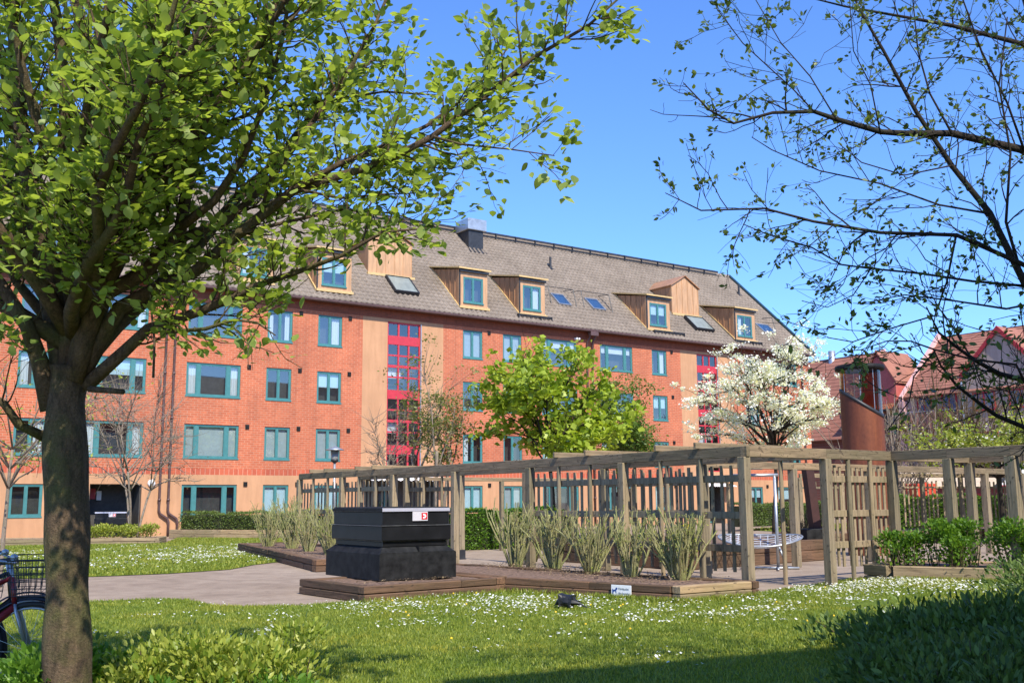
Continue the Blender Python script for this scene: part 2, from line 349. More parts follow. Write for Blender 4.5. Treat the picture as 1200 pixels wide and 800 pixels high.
T1_LIMBS=[[(-2.68,6.5,-0.04,0.185),(-2.71,6.5,0.35,0.177),(-2.74,6.5,0.86,0.17),(-2.77,6.5,1.37,0.165),(-2.81,6.5,1.8,0.16),(-2.82,6.5,2.06,0.155),(-2.8,6.5,2.28,0.15)],
[(-2.79,6.5,2.23,0.1),(-2.72,6.56,2.48,0.086),(-2.66,6.61,2.8,0.076),(-2.68,6.67,3.34,0.067),(-2.72,6.73,3.89,0.058),(-2.9,6.79,4.41,0.05),(-3.1,6.84,5.07,0.043),(-3.26,6.9,5.77,0.035)],
[(-2.76,6.45,2.19,0.085),(-2.64,6.42,2.6,0.074),(-2.56,6.39,2.74,0.066),(-2.31,6.37,2.86,0.059),(-2.09,6.34,3.14,0.052),(-2.05,6.31,3.42,0.046),(-1.95,6.28,3.92,0.039),(-1.88,6.26,4.4,0.033),(-1.81,6.23,4.74,0.028),(-1.73,6.2,5.26,0.022)],
[(-2.32,6.4,2.87,0.05),(-2.1,6.47,3.12,0.042),(-1.86,6.54,3.24,0.036),(-1.64,6.61,3.49,0.031),(-1.43,6.69,3.84,0.026),(-1.16,6.76,4.29,0.021),(-0.95,6.83,4.73,0.016),(-0.78,6.9,5.22,0.012)],
[(-2.73,6.5,2.23,0.07),(-2.5,6.46,2.65,0.062),(-2.22,6.42,2.79,0.055),(-2.0,6.38,2.87,0.05),(-1.73,6.33,3.09,0.044),(-1.37,6.29,3.37,0.039),(-1.07,6.25,3.45,0.034),(-0.8,6.21,3.52,0.03),(-0.49,6.17,3.67,0.025),(-0.16,6.12,3.91,0.021),(0.15,6.08,4.15,0.016),(0.49,6.04,4.34,0.012),(0.67,6.0,4.49,0.008)],
[(-1.35,6.2,3.35,0.03),(-1.07,6.25,3.53,0.024),(-0.78,6.3,3.67,0.02),(-0.54,6.35,3.81,0.016),(-0.32,6.4,4.0,0.013),(-0.16,6.45,4.18,0.009),(0.01,6.5,4.44,0.006)],
[(-2.7,6.5,2.16,0.06),(-2.44,6.43,2.37,0.051),(-2.28,6.37,2.5,0.044),(-1.96,6.3,2.59,0.038),(-1.73,6.23,2.66,0.032),(-1.56,6.17,2.73,0.026),(-1.29,6.1,2.8,0.021),(-1.02,6.03,2.88,0.016),(-0.76,5.97,3.01,0.011),(-0.5,5.9,3.01,0.006)],
[(-2.26,6.3,2.49,0.025),(-2.06,6.22,2.46,0.019),(-1.85,6.14,2.46,0.015),(-1.65,6.06,2.5,0.012),(-1.5,5.98,2.47,0.008),(-1.37,5.9,2.38,0.005)],
[(-2.91,6.5,2.01,0.085),(-2.97,6.44,2.3,0.07),(-3.04,6.38,2.53,0.059),(-3.2,6.32,2.79,0.048),(-3.45,6.26,3.0,0.039),(-3.75,6.2,3.15,0.03)],
[(-2.94,6.5,1.84,0.045),(-3.06,6.4,1.91,0.037),(-3.11,6.3,2.03,0.031),(-3.25,6.2,2.14,0.025),(-3.46,6.1,2.23,0.02)],
[(-2.83,6.5,2.12,0.085),(-2.96,6.57,2.57,0.072),(-3.12,6.63,3.04,0.062),(-3.28,6.7,3.53,0.053),(-3.41,6.77,4.03,0.045),(-3.57,6.83,4.56,0.037),(-3.78,6.9,5.24,0.03)],
[(-2.81,6.5,2.23,0.09),(-2.82,6.47,2.72,0.076),(-2.79,6.43,3.27,0.065),(-2.75,6.4,3.77,0.056),(-2.65,6.37,4.34,0.047),(-2.61,6.33,4.86,0.038),(-2.58,6.3,5.38,0.03)],
[(-2.76,6.5,2.23,0.08),(-2.72,6.55,2.79,0.068),(-2.6,6.6,3.37,0.059),(-2.57,6.65,3.98,0.051),(-2.53,6.7,4.49,0.044),(-2.53,6.75,5.15,0.037),(-2.48,6.8,5.76,0.03)],
[(-2.03,6.2,3.12,0.04),(-1.82,6.12,3.25,0.032),(-1.63,6.04,3.5,0.027),(-1.49,5.96,3.82,0.021),(-1.38,5.88,4.16,0.017),(-1.3,5.8,4.56,0.012)],
[(-1.93,6.2,3.89,0.03),(-1.77,6.3,4.13,0.024),(-1.56,6.4,4.41,0.02),(-1.36,6.5,4.76,0.016),(-1.27,6.6,5.06,0.012)],
[(-0.47,6.0,3.61,0.012),(-0.3,5.97,3.55,0.009),(0.01,5.93,3.5,0.006),(0.26,5.9,3.45,0.004)],
[(-2.98,6.6,2.57,0.05),(-3.33,6.8,2.9,0.038),(-3.77,7.0,3.56,0.028),(-4.18,7.2,4.33,0.02)],
[(-3.28,6.7,3.53,0.035),(-3.07,6.6,3.91,0.028),(-2.99,6.5,4.28,0.024),(-3.03,6.4,4.72,0.019),(-3.06,6.3,5.02,0.015)],
[(-2.68,6.7,3.34,0.035),(-2.38,6.78,3.67,0.028),(-2.18,6.87,3.94,0.023),(-1.8,6.95,4.15,0.018),(-1.33,7.03,4.26,0.014),(-0.92,7.12,4.36,0.01),(-0.49,7.2,4.36,0.006)],
[(-1.35,6.2,3.35,0.014),(-1.07,6.27,3.31,0.01),(-0.81,6.33,3.35,0.007),(-0.54,6.4,3.38,0.004)],
[(-1.72,6.3,3.09,0.02),(-1.46,6.35,3.17,0.015),(-1.09,6.4,3.27,0.011),(-0.76,6.45,3.26,0.007),(-0.49,6.5,3.18,0.004)],
[(-2.63,6.4,2.13,0.03),(-2.49,6.3,2.11,0.027),(-2.35,6.2,2.09,0.024)],
[(-2.18,6.1,2.67,0.008),(-2.12,6.05,2.37,0.009),(-2.1,6.0,2.15,0.01)]]
T2_LIMBS=[[(4.38,7.0,-0.31,0.2),(4.48,7.0,0.77,0.179),(4.53,7.0,1.55,0.164),(4.56,7.0,2.18,0.15)],
[(4.56,7.0,2.18,0.09),(4.09,6.96,2.65,0.076),(3.72,6.91,2.76,0.065),(3.48,6.87,2.87,0.055),(3.26,6.82,3.34,0.046),(3.01,6.78,3.66,0.038),(2.77,6.73,4.03,0.029),(2.56,6.69,4.45,0.021),(2.39,6.64,4.74,0.014),(2.27,6.6,5.03,0.006)],
[(4.56,7.0,2.18,0.09),(4.26,6.94,3.37,0.078),(3.9,6.88,3.66,0.069),(3.53,6.83,3.79,0.062),(3.02,6.77,3.89,0.054),(2.67,6.71,3.87,0.047),(2.49,6.65,3.86,0.041),(2.17,6.59,3.93,0.034),(2.01,6.53,3.96,0.028),(1.72,6.47,3.93,0.022),(1.45,6.42,3.84,0.016),(1.28,6.36,3.91,0.01),(1.11,6.3,4.07,0.004)],
[(4.3,7.0,3.38,0.06),(4.11,7.03,4.34,0.047),(3.72,7.07,4.67,0.038),(3.23,7.1,4.83,0.029),(2.92,7.13,4.91,0.021),(2.48,7.17,5.02,0.013),(2.11,7.2,5.14,0.006)],
[(4.05,6.9,2.64,0.05),(3.71,6.86,2.87,0.041),(3.41,6.83,3.01,0.034),(3.01,6.79,3.18,0.029),(2.48,6.75,3.19,0.023),(2.02,6.71,3.26,0.018),(1.69,6.67,3.34,0.013),(1.26,6.64,3.32,0.008),(1.02,6.6,3.43,0.003)],
[(4.56,7.0,2.18,0.06),(3.99,6.86,2.23,0.049),(3.35,6.71,2.18,0.04),(3.12,6.57,2.21,0.033),(2.92,6.43,2.27,0.025),(2.74,6.29,2.34,0.019),(2.57,6.14,2.41,0.012),(2.45,6.0,2.54,0.006)],
[(3.14,6.3,2.13,0.018),(3.09,6.28,2.23,0.014),(2.82,6.26,2.26,0.012),(2.58,6.24,2.32,0.009),(2.43,6.22,2.37,0.007),(2.28,6.2,2.37,0.005)],
[(4.54,7.0,2.01,0.05),(3.85,6.89,1.83,0.041),(3.35,6.77,1.88,0.034),(3.12,6.66,1.95,0.028),(2.95,6.54,2.03,0.022),(2.78,6.43,2.12,0.016),(2.64,6.31,2.23,0.011),(2.56,6.2,2.31,0.006)],
[(2.99,6.7,3.86,0.015),(2.88,6.75,4.17,0.011),(2.84,6.8,4.5,0.009),(2.85,6.85,4.91,0.006),(2.88,6.9,5.19,0.004)],
[(3.52,6.8,3.78,0.02),(3.39,6.72,4.09,0.015),(3.21,6.65,4.43,0.012),(3.08,6.58,4.76,0.009),(3.02,6.5,5.1,0.006)],
[(3.49,6.9,2.88,0.025),(3.37,6.83,3.28,0.019),(3.4,6.75,3.74,0.014),(3.32,6.67,4.19,0.01),(3.38,6.6,4.65,0.006)],
[(3.25,6.8,3.33,0.015),(2.92,6.82,3.4,0.012),(2.53,6.84,3.56,0.009),(2.13,6.86,3.66,0.007),(1.81,6.88,3.82,0.005),(1.68,6.9,3.92,0.003)],
[(2.98,6.7,3.64,0.01),(2.62,6.63,3.55,0.007),(2.32,6.57,3.62,0.005),(2.16,6.5,3.72,0.003)],
[(1.97,6.4,3.91,0.008),(1.84,6.38,4.05,0.006),(1.67,6.35,4.2,0.005),(1.51,6.33,4.35,0.004),(1.34,6.3,4.58,0.003)],
[(2.11,6.4,3.86,0.008),(1.99,6.5,4.19,0.006),(1.83,6.6,4.48,0.004),(1.7,6.7,4.84,0.003)],
[(3.49,6.9,2.85,0.02),(3.11,6.83,2.87,0.016),(2.74,6.76,2.91,0.014),(2.38,6.69,2.93,0.011),(2.16,6.61,2.94,0.009),(1.95,6.54,3.04,0.007),(1.65,6.47,3.11,0.005),(1.48,6.4,3.16,0.003)],
[(2.35,6.6,2.91,0.006),(2.2,6.53,2.72,0.004),(2.01,6.47,2.63,0.003),(1.83,6.4,2.66,0.002)],
[(3.72,6.9,2.76,0.02),(3.3,6.78,2.67,0.014),(2.91,6.65,2.7,0.01),(2.53,6.53,2.72,0.006),(2.21,6.4,2.64,0.003)],
[(2.43,6.5,3.8,0.008),(2.36,6.43,4.1,0.006),(2.24,6.37,4.31,0.004),(2.21,6.3,4.63,0.003)],
[(3.01,6.8,3.18,0.015),(2.9,6.74,2.85,0.012),(2.78,6.68,2.61,0.009),(2.44,6.62,2.51,0.007),(2.19,6.56,2.42,0.005),(2.01,6.5,2.44,0.003)],
[(2.59,6.25,2.32,0.009),(2.45,6.26,2.16,0.007),(2.42,6.28,2.01,0.006),(2.34,6.29,1.91,0.004),(2.28,6.3,1.83,0.003)],
[(2.28,6.2,2.37,0.005),(2.1,6.15,2.31,0.003),(1.96,6.1,2.29,0.002)],
[(2.79,6.2,2.26,0.006),(2.83,6.2,2.1,0.005),(3.01,6.2,2.05,0.004),(3.06,6.2,2.1,0.003)],
[(3.97,7.0,3.69,0.03),(3.88,7.1,4.18,0.021),(3.88,7.2,4.68,0.014),(3.83,7.3,5.34,0.008)]]
# ================================================================== GROUND
def sheet(name, pts, z, mat, thick=0):
    t = tessellate_polygon([[Vector((x, y, 0)) for x, y in pts]])
    b = MB(); b.add([(x, y, z) for x, y in pts], [tuple(f) for f in t])
    o = b.build(name, mat); me = o.data
    bm = bmesh.new(); bm.from_mesh(me); bmesh.ops.recalc_face_normals(bm, faces=bm.faces)
    for f in bm.faces:
        if f.normal.z < 0: f.normal_flip()
    bm.to_mesh(me); bm.free(); o['kind'] = 'structure'; return o
def ground_mats():
    m, t, b = nodes('court_gravel_asphalt'); v = objco(t)
    n = noise(t, v, .25, 6, .6); n2 = noise(t, v, 40, 4, .7); n3 = noise(t, v, 2.2, 5, .7, .5)
    col = ramp(t, n, [(.35, (.28, .205, .145)), (.65, (.36, .275, .20))])
    col = mixc(t, 1., col, ramp(t, n2, [(.3, (.72, .72, .72)), (.7, (1.2, 1.2, 1.2))]), 'MULTIPLY')
    col = mixc(t, 1., col, ramp(t, n3, [(.38, (.78, .76, .74)), (.6, (1.05, 1.05, 1.05))]), 'MULTIPLY')
    t.links.new(col, b.inputs['Base Color']); b.inputs['Roughness'].default_value = .95
    bump(t, b, n2, .5, .01); M['court'] = m
    m, t, b = nodes('lawn_turf'); v = objco(t)
    n = noise(t, v, .6, 5, .6); n2 = noise(t, v, 14, 5, .75)
    col = ramp(t, n, [(.3, (.09, .135, .02)), (.55, (.13, .175, .028)), (.75, (.20, .21, .04))])
    col = mixc(t, 1., col, ramp(t, n2, [(.3, (.6, .65, .6)), (.7, (1.25, 1.2, 1.1))]), 'MULTIPLY')
    t.links.new(col, b.inputs['Base Color']); b.inputs['Roughness'].default_value = .95; b.inputs['Specular IOR Level'].default_value = .1
    bump(t, b, n2, .8, .03); M['turf'] = m
ground_mats()
g = MB(); g.quad((-900, -400, 0), (900, -400, 0), (900, 1500, 0), (-900, 1500, 0)); o = g.build('ground', M['court']); o['kind'] = 'structure'
NEAR = [(-14, 2), (-14, 15.0), (-8.19, 15.37), (-6.19, 15.62), (-5.48, 15.98), (-4.85, 15.8), (-4.2, 14.92), (-3.75, 14.76), (-2.91, 14.84), (-2.5, 15.3), (-2.16, 15.5),
        (-1.0, 16.2), (-.13, 17.1), (2.34, 15.2), (3.5, 15.95), (4.01, 16.69), (4.79, 17.46), (5.3, 17.9), (5.95, 17.9), (7.4, 17.2), (9.0, 16.0), (11, 14.6), (16, 6), (14, 2)]
FARL = [(-24, 34), (-19, 36.5), (-14.94, 37.45), (-12.54, 37.82), (-13.9, 43.6), (-8.82, 42.3), (-7.2, 33), (-5.44, 26.4), (-5.7, 25.8), (-6.05, 24.5), (-6.15, 22.9), (-7.11, 21.67), (-8.29, 20.96), (-10.66, 20.05), (-16, 18.5), (-24, 17)]
BACKL = [(12.5, 45), (11, 51.5), (19.3, 62), (25, 72), (22, 58)]
def sstep(t): t = np.clip(t, 0, 1); return t*t*(3-2*t)
def hgt(x, y): return .13*sstep((np.asarray(x, float)-4.7)/1.6)      # the near lawn rises a little towards the right
lw = sheet('lawn', NEAR, .012, M['turf'])
bm = bmesh.new(); bm.from_mesh(lw.data)
for _ in range(4): bmesh.ops.subdivide_edges(bm, edges=[e for e in bm.edges if e.calc_length() > .5], cuts=1, use_grid_fill=True); bmesh.ops.triangulate(bm, faces=bm.faces)
for v in bm.verts: v.co.z += float(hgt(v.co.x, v.co.y))
bm.to_mesh(lw.data); bm.free()
sheet('lawn', FARL, .012, M['turf']); sheet('lawn', BACKL, .012, M['turf'])
def inside(x, y, poly):
    r = np.zeros(len(x), bool); n = len(poly); j = n-1
    for i in range(n):
        xi, yi = poly[i]; xj, yj = poly[j]
        c = ((yi > y) != (yj > y)) & (x < (xj-xi)*(y-yi)/(yj-yi+1e-12)+xi); r ^= c; j = i
    return r
def scatter(poly, n, box=None, power=0.):
    xs = [p[0] for p in poly]; ys = [p[1] for p in poly]
    x0, x1, y0, y1 = box or (min(xs), max(xs), min(ys), max(ys))
    x = rng.uniform(x0, x1, n); y = y0+(y1-y0)*rng.uniform(0, 1, n)**(1+power)
    k = inside(x, y, poly); return x[k], y[k]
def blades(name, x, y, h, w, mat):
    n = len(x); a = rng.uniform(0, 2*np.pi, n); hh = h*rng.uniform(.5, 1.3, n); ww = w*rng.uniform(.7, 1.3, n)
    lean = rng.normal(0, .35, (n, 2))*hh[:, None]
    b = np.stack([x, y, .012+hgt(x, y)*(y < 22)], 1); dx = np.stack([np.cos(a), np.sin(a), a*0], 1)*ww[:, None]/2
    m = b+np.stack([lean[:, 0]*.35, lean[:, 1]*.35, hh*.6], 1); t = b+np.stack([lean[:, 0], lean[:, 1], hh], 1)
    V = np.stack([b-dx, b+dx, m+dx*.8, m-dx*.8, t], 1).reshape(-1, 3); i = np.arange(n)[:, None]*5
    F = np.concatenate([i+[[0, 1, 2]], i+[[0, 2, 3]], i+[[3, 2, 4]]])
    return npmesh(name, V, F, mat)
M['blade'] = leaf_mat('grass_blade', (.14, .19, .02), (.34, .36, .055), .3, .5)
def patchy(m):                        # drier and lusher patches over the lawn
    t = m.node_tree; g_ = t.nodes.new("ShaderNodeNewGeometry"); n = noise(t, g_.outputs['Position'], .9, 4, .6)
    r = ramp(t, n, [(.32, (.72, .85, .8)), (.55, (1, 1, 1)), (.72, (1.4, 1.15, 1.1))]); p = t.nodes["Principled BSDF"]; l = p.inputs['Base Color'].links[0]
    t.links.new(mixc(t, 1., l.from_socket, r, 'MULTIPLY'), p.inputs['Base Color'])
patchy(M['blade'])
def visible(x, y, pad=1.5):
    return (np.abs(x) < .52*y+pad) & (y > 6.3)
x, y = scatter(NEAR, 420000, (-10, 11, 6.3, 20.5), .35); k = visible(x, y); x, y = x[k], y[k]
o = blades('grass', x, y, .032, .010, M['blade']); tag(o, 'short green lawn grass in front of the timber beds', 'grass', kind='stuff')
x, y = scatter(FARL, 150000, (-22, -4, 19, 45)); k = visible(x, y); x, y = x[k], y[k]
o = blades('grass', x, y, .06, .03, M['blade']); tag(o, 'daisy dotted lawn grass between the path and the brick block', 'grass', kind='stuff')
x, y = scatter(BACKL, 9000)
o = blades('grass', x, y, .08, .05, M['blade']); tag(o, 'strip of lawn grass beyond the pergola', 'grass', kind='stuff')
# taller weeds and grass along the bed edges
def edge_tufts(a, b, n, h, w):
    t = rng.uniform(0, 1, n); x = a[0]+(b[0]-a[0])*t+rng.normal(0, .05, n); y = a[1]+(b[1]-a[1])*t-np.abs(rng.normal(0, .07, n)); return x, y
X = []; Y = []
for a, b, n in (((-2.15, 15.0), (-.13, 16.6), 500), ((-.13, 16.8), (2.3, 14.8), 700), ((1.2, 15.6), (2.3, 14.75), 900), ((2.35, 14.8), (3.6, 15.7), 900), ((6.1, 16.95), (8.2, 15.7), 1500)):
    q = edge_tufts(a, b, n, 0, 0); X.append(q[0]); Y.append(q[1])
o = blades('grass', np.concatenate(X), np.concatenate(Y), 0.075, .012, M['blade']); tag(o, 'taller uncut grass along the foot of the timber beds', 'grass', kind='stuff')
# daisies
def daisies(name, cl, n, size, label, poly):
    X = []; Y = []
    for cx, cy, sx, sy, w in cl:
        k = int(n*w); m_ = max(3, k//16); hx, hy = rng.normal(cx, sx, m_), rng.normal(cy, sy, m_); j = (m_*rng.uniform(0, 1, k)**1.6).astype(int); sg_ = .07+.25*size/.014*rng.uniform(0, 1, k); X.append(hx[j]+rng.normal(0, 1, k)*sg_); Y.append(hy[j]+rng.normal(0, 1, k)*sg_)
    x = np.concatenate(X); y = np.concatenate(Y); k = inside(x, y, poly); x, y = x[k], y[k]; n = len(x)
    a = np.linspace(0, 2*np.pi, 6, endpoint=False)[None]; r = size*rng.uniform(.6, 1.2, (n, 1)); tl = rng.normal(0, .3, (n, 2))
    px = np.cos(a)*r; py = np.sin(a)*r; h = rng.uniform(.035, .07, (n, 1))
    h = h+(hgt(x, y)*(y < 22))[:, None]
    V = np.stack([x[:, None]+px, y[:, None]+py, h+px*tl[:, :1]+py*tl[:, 1:]], 2).reshape(-1, 3)
    F = (np.arange(n)[:, None]*6+np.arange(6)[None]); 
    o = npmesh(name, V, F, M['petal']); tag(o, label, 'flowers', kind='stuff')
daisies('daisies', [(-.6, 14.8, 1.3, .5, .22), (1.0, 13.5, 2.6, 1.6, .30), (5.9, 16.6, .8, .40, .38), (6.6, 15.6, 1.0, .7, .2), (4.0, 14.5, 2, 1.6, .14), (-1.5, 12, 2, 2, .05)], 4300, .014, 'small white daisies in the near lawn', NEAR)
daisies('daisies', [(-8.5, 29, 1.3, 1.3, .3), (-8.0, 34, 1.1, 1.6, .28), (-12, 30, 3, 3, .3), (-10, 25, 2.5, 2, .15)], 3400, .026, 'white daisies spread over the far lawn left', FARL)
x, y = scatter(NEAR, 800, (-3, 8, 10, 19)); y_ = rng.normal(0, 1, len(x)); k = np.arange(0, 45)
def dand():
    b = MB()
    for i in k: b.lathe([(.001, .07), (.014, .068), (.012, .08), (.001, .085)], (x[i], y[i], 0), 6)
    o = b.build('dandelions', simple('yellow_petal', (.75, .5, .02), .6)); tag(o, 'scattered yellow dandelion heads in the near lawn', 'flowers', kind='stuff')
dand()
# ================================================================== THE BRICK BLOCK
ZS = [.645, 3.445, 6.245, 9.045]; WH = 1.53
BL, BR_ = -34.0, 24.95
BP = 9.6                    # half depth used for the ridge
EY, EZ = -.5, 11.305; RY, RZ = 7.1, 18.2; SL = (RZ-EZ)/(RY-EY)
WT = .5
block = thing('apartment_block', 'long red brick apartment block with ochre plaster base, teal windows and grey tiled roof', 'building', FAC, YAW)
# openings: (x0, x1, z0, z1, kind)
OP = []
def cols():
    for x0, x1, kind in ((-17.97, -15.44, 'big'), (-14.19, -12.93, 'small'), (-11.60, -10.31, 'small'), (-3.21, -1.96, 'small'), (-.61, .64, 'small'),
                         (2.03, 4.57, 'big'), (6.33, 8.85, 'big'), (10.43, 11.65, 'small'), (18.62, 19.88, 'small'), (21.33, 23.76, 'big'),
                         (-22.25, -19.75, 'big'), (-24.95, -23.69, 'small'), (-28.3, -27.04, 'small'), (-32.2, -29.7, 'big')):
        for fl in range(4):
            z0 = ZS[fl]; z1 = z0+WH; k = kind
            if fl == 0:
                z1 = 2.27; z0 = .70 if kind == 'big' else .93
                if x0 == -22.25: continue
                if x0 == -18.62: z0 = 1.0
            OP.append((x0, x1, z0, z1, k, fl))
cols()
STAIRS = [(-7.76, -5.83), (14.24, 16.04)]
holes = [(a, b, c, d) for a, b, c, d, _, _ in OP]+[(a, b, 3.2, 10.6) for a, b in STAIRS]+[(-21.85, -19.7, .0, 2.28)]+[(-8.9, -4.7, 0.0, 2.62), (14.0, 16.3, 0.0, 2.4)]
strips = [(-9.17, -4.44), (12.83, 17.49)]
def facade():
    xs = sorted(set([BL, BR_]+[h[0] for h in holes]+[h[1] for h in holes]+[s for st in strips for s in st]))
    zs = sorted(set([0, 2.71, 2.98, 10.75]+[h[2] for h in holes]+[h[3] for h in holes]))
    brs, pl, sos = [MB(), MB(), MB()], MB(), [MB(), MB(), MB()]
    for i in range(len(xs)-1):
        for j in range(len(zs)-1):
            cx, cz = (xs[i]+xs[i+1])/2, (zs[j]+zs[j+1])/2
            if any(h[0] < cx < h[1] and h[2] < cz < h[3] for h in holes): continue
            st = any(a < cx < b for a, b in strips)
            k_ = 0 if cx < -4.6 else (1 if cx < 15 else 2)
            mb = pl if (cz < 2.71 or st) else (sos[k_] if cz < 2.98 else brs[k_])
            mb.quad((xs[i], 0, zs[j]), (xs[i+1], 0, zs[j]), (xs[i+1], 0, zs[j+1]), (xs[i], 0, zs[j+1]))
    for (a, b, c, d) in holes:          # reveals
        mb = pl if (c < 2.5 or (a, b) in STAIRS) else brs[0 if a < -4.6 else (1 if a < 15 else 2)]
        r = .13
        mb.quad((a, 0, c), (a, r, c), (a, r, d), (a, 0, d)); mb.quad((b, 0, c), (b, 0, d), (b, r, d), (b, r, c))
        mb.quad((a, 0, d), (a, r, d), (b, r, d), (b, 0, d)); mb.quad((a, 0, c), (b, 0, c), (b, r, c), (a, r, c))
    for k_ in range(3): brs[k_].build('brick_wall', M['brick'], block); sos[k_].build('brick_course', M['soldier'], block)
    pl.build('plaster_wall', M['plaster'], block)
    e = MB()                            # gable walls and rear
    for x, sgn in ((BR_, 1), (BL, -1)):
        e.quad((x, 0, 0), (x, 2*RY, 0), (x, 2*RY, 11.2), (x, RY, RZ-.25), (x, 0, 11.2))
    e.quad((BL, 2*RY, 0), (BR_, 2*RY, 0), (BR_, 2*RY, 11.2), (BL, 2*RY, 11.2))
    e.build('gable_wall', M['brick_y'], block)
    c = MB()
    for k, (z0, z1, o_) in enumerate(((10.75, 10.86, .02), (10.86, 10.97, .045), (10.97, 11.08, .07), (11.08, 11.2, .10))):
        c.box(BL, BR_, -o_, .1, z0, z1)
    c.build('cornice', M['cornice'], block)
    d = MB(); d.box(BL+.2, BR_-.2, 1.4, 5, .02, 10.9); d.build('interior', M['room'], block)
facade()
def frame_box(b, x0, x1, z0, z1, y0, y1, w, mull=()):
    b.box(x0, x0+w, y0, y1, z0, z1); b.box(x1-w, x1, y0, y1, z0, z1)
    b.box(x0+w, x1-w, y0, y1, z1-w, z1); b.box(x0+w, x1-w, y0, y1, z0, z0+w)
    for mx, mw in mull: b.box(mx-mw/2, mx+mw/2, y0, y1, z0+w, z1-w)
cache = {}
def window(parent, x0, x1, z0, z1, kind, fl, dress, y=0.045):
    w = x1-x0; h = z1-z0; key = (kind, round(w, 2), round(h, 2), fl > 1)
    loc = Vector((x0, y, z0))
    if key not in cache:
        f = MB(); mull = [(w/2, .07)] if kind == 'small' else [(w*.225, .16), (w*.775, .16)]
        frame_box(f, 0.002, w-.002, .002, h-.002, 0, .07, .075, mull)
        # slimmer sashes inside
        ed = [.075]+[m_[0] for m_ in mull for _ in (0,)]+[w-.075]
        edges = [.075]+sum([[m_[0]-m_[1]/2, m_[0]+m_[1]/2] for m_ in mull], [])+[w-.075]
        for i in range(0, len(edges), 2): frame_box(f, edges[i]+.002, edges[i+1]-.002, .078, h-.078, .012, .06, .035)
        f.box(-.02, w+.02, -.075, -.002, -.035, .03)
        fo = f.build('window', M['teal'], parent, loc=loc)
        g_ = MB(); g_.quad((.08, .035, .08), (w-.08, .035, .08), (w-.08, .035, h-.08), (.08, .035, h-.08))
        go = g_.build('pane', M['glass_sky'] if fl > 1 else M['glass'], fo)
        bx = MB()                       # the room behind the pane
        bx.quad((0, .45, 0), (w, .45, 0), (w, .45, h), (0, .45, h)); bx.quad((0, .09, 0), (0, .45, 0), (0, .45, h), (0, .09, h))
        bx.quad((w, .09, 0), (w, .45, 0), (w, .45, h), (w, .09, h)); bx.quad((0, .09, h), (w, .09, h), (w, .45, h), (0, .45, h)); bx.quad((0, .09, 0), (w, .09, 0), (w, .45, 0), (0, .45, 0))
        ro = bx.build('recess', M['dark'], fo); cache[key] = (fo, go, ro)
    else:
        a, g0, r0 = cache[key]; fo = a.copy(); COL.objects.link(fo); fo.parent = parent; fo.location = loc
        for s in (g0, r0):
            c_ = s.copy(); COL.objects.link(c_); c_.parent = fo
    def folds(xa, xb, za, zb, amp=.018, n=9):
        c = MB(); k = max(4, int((xb-xa)/.035)); P = []
        for i in range(k+1):
            x = xa+(xb-xa)*i/k; yy = .14+amp*math.sin(i*2.1+xa*7)
            P += [(x, yy, za), (x, yy, zb)]
        c.add(P, [(2*i, 2*i+2, 2*i+3, 2*i+1) for i in range(k)]); return c
    if dress == 'sides':
        folds(.09, .09+w*.2, .09, h-.08).build('curtain', M['curtain'], fo); folds(w*.74, w-.09, .09, h-.08).build('curtain', M['curtain'], fo)
    elif dress == 'right': folds(w*.62, w-.09, .09, h-.08).build('curtain', M['curtain'], fo)
    elif dress == 'left': folds(.09, w*.35, .09, h-.08).build('curtain', M['curtain'], fo)
    elif dress in ('blind', 'half', 'grey', 'valance'):
        zz = {'blind': .08, 'half': h*.5, 'grey': .08, 'valance': h*.68}[dress]
        c = MB(); c.box(.08, w-.08, .12, .13, zz, h-.08); c.build('blind', M['blind_grey'] if dress == 'grey' else (M['curtain'] if dress == 'valance' else M['blind']), fo)
    elif dress == 'plants':
        c = MB()
        for i in range(int(w/.35)):
            x = .25+i*.34; c.lathe([(.05, 0), (.07, .12), (.06, .12)], (x, .2, .09), 8)
        c.build('flower_pots', M['white'], fo)
    return fo
DR = {(-17.97, 0): 'plants', (-17.97, 1): 'grey', (-17.97, 2): 'sides', (-14.19, 0): 'blind', (-14.19, 1): 'grey', (-14.19, 2): '', (-14.19, 3): 'sides',
      (-11.60, 0): 'blind', (-11.60, 1): 'grey', (-11.60, 2): 'half', (-11.60, 3): 'right', (-3.21, 0): 'blind', (-3.21, 3): 'grey', (-3.21, 1): 'left', (-.61, 3): 'grey',
      (2.03, 3): 'valance', (6.33, 3): 'valance', (10.43, 3): 'right', (10.43, 2): 'half', (-22.25, 1): 'sides', (-22.25, 2): 'half', (-22.25, 3): 'sides', (18.62, 0): 'half'}
opts = ['', 'half', 'sides', 'plants', 'left', 'right', 'grey', '']
for a, b, c, d, k, fl in OP:
    window(block, a, b, c, d, k, fl, DR.get((a, fl), rnd.choice(opts)))
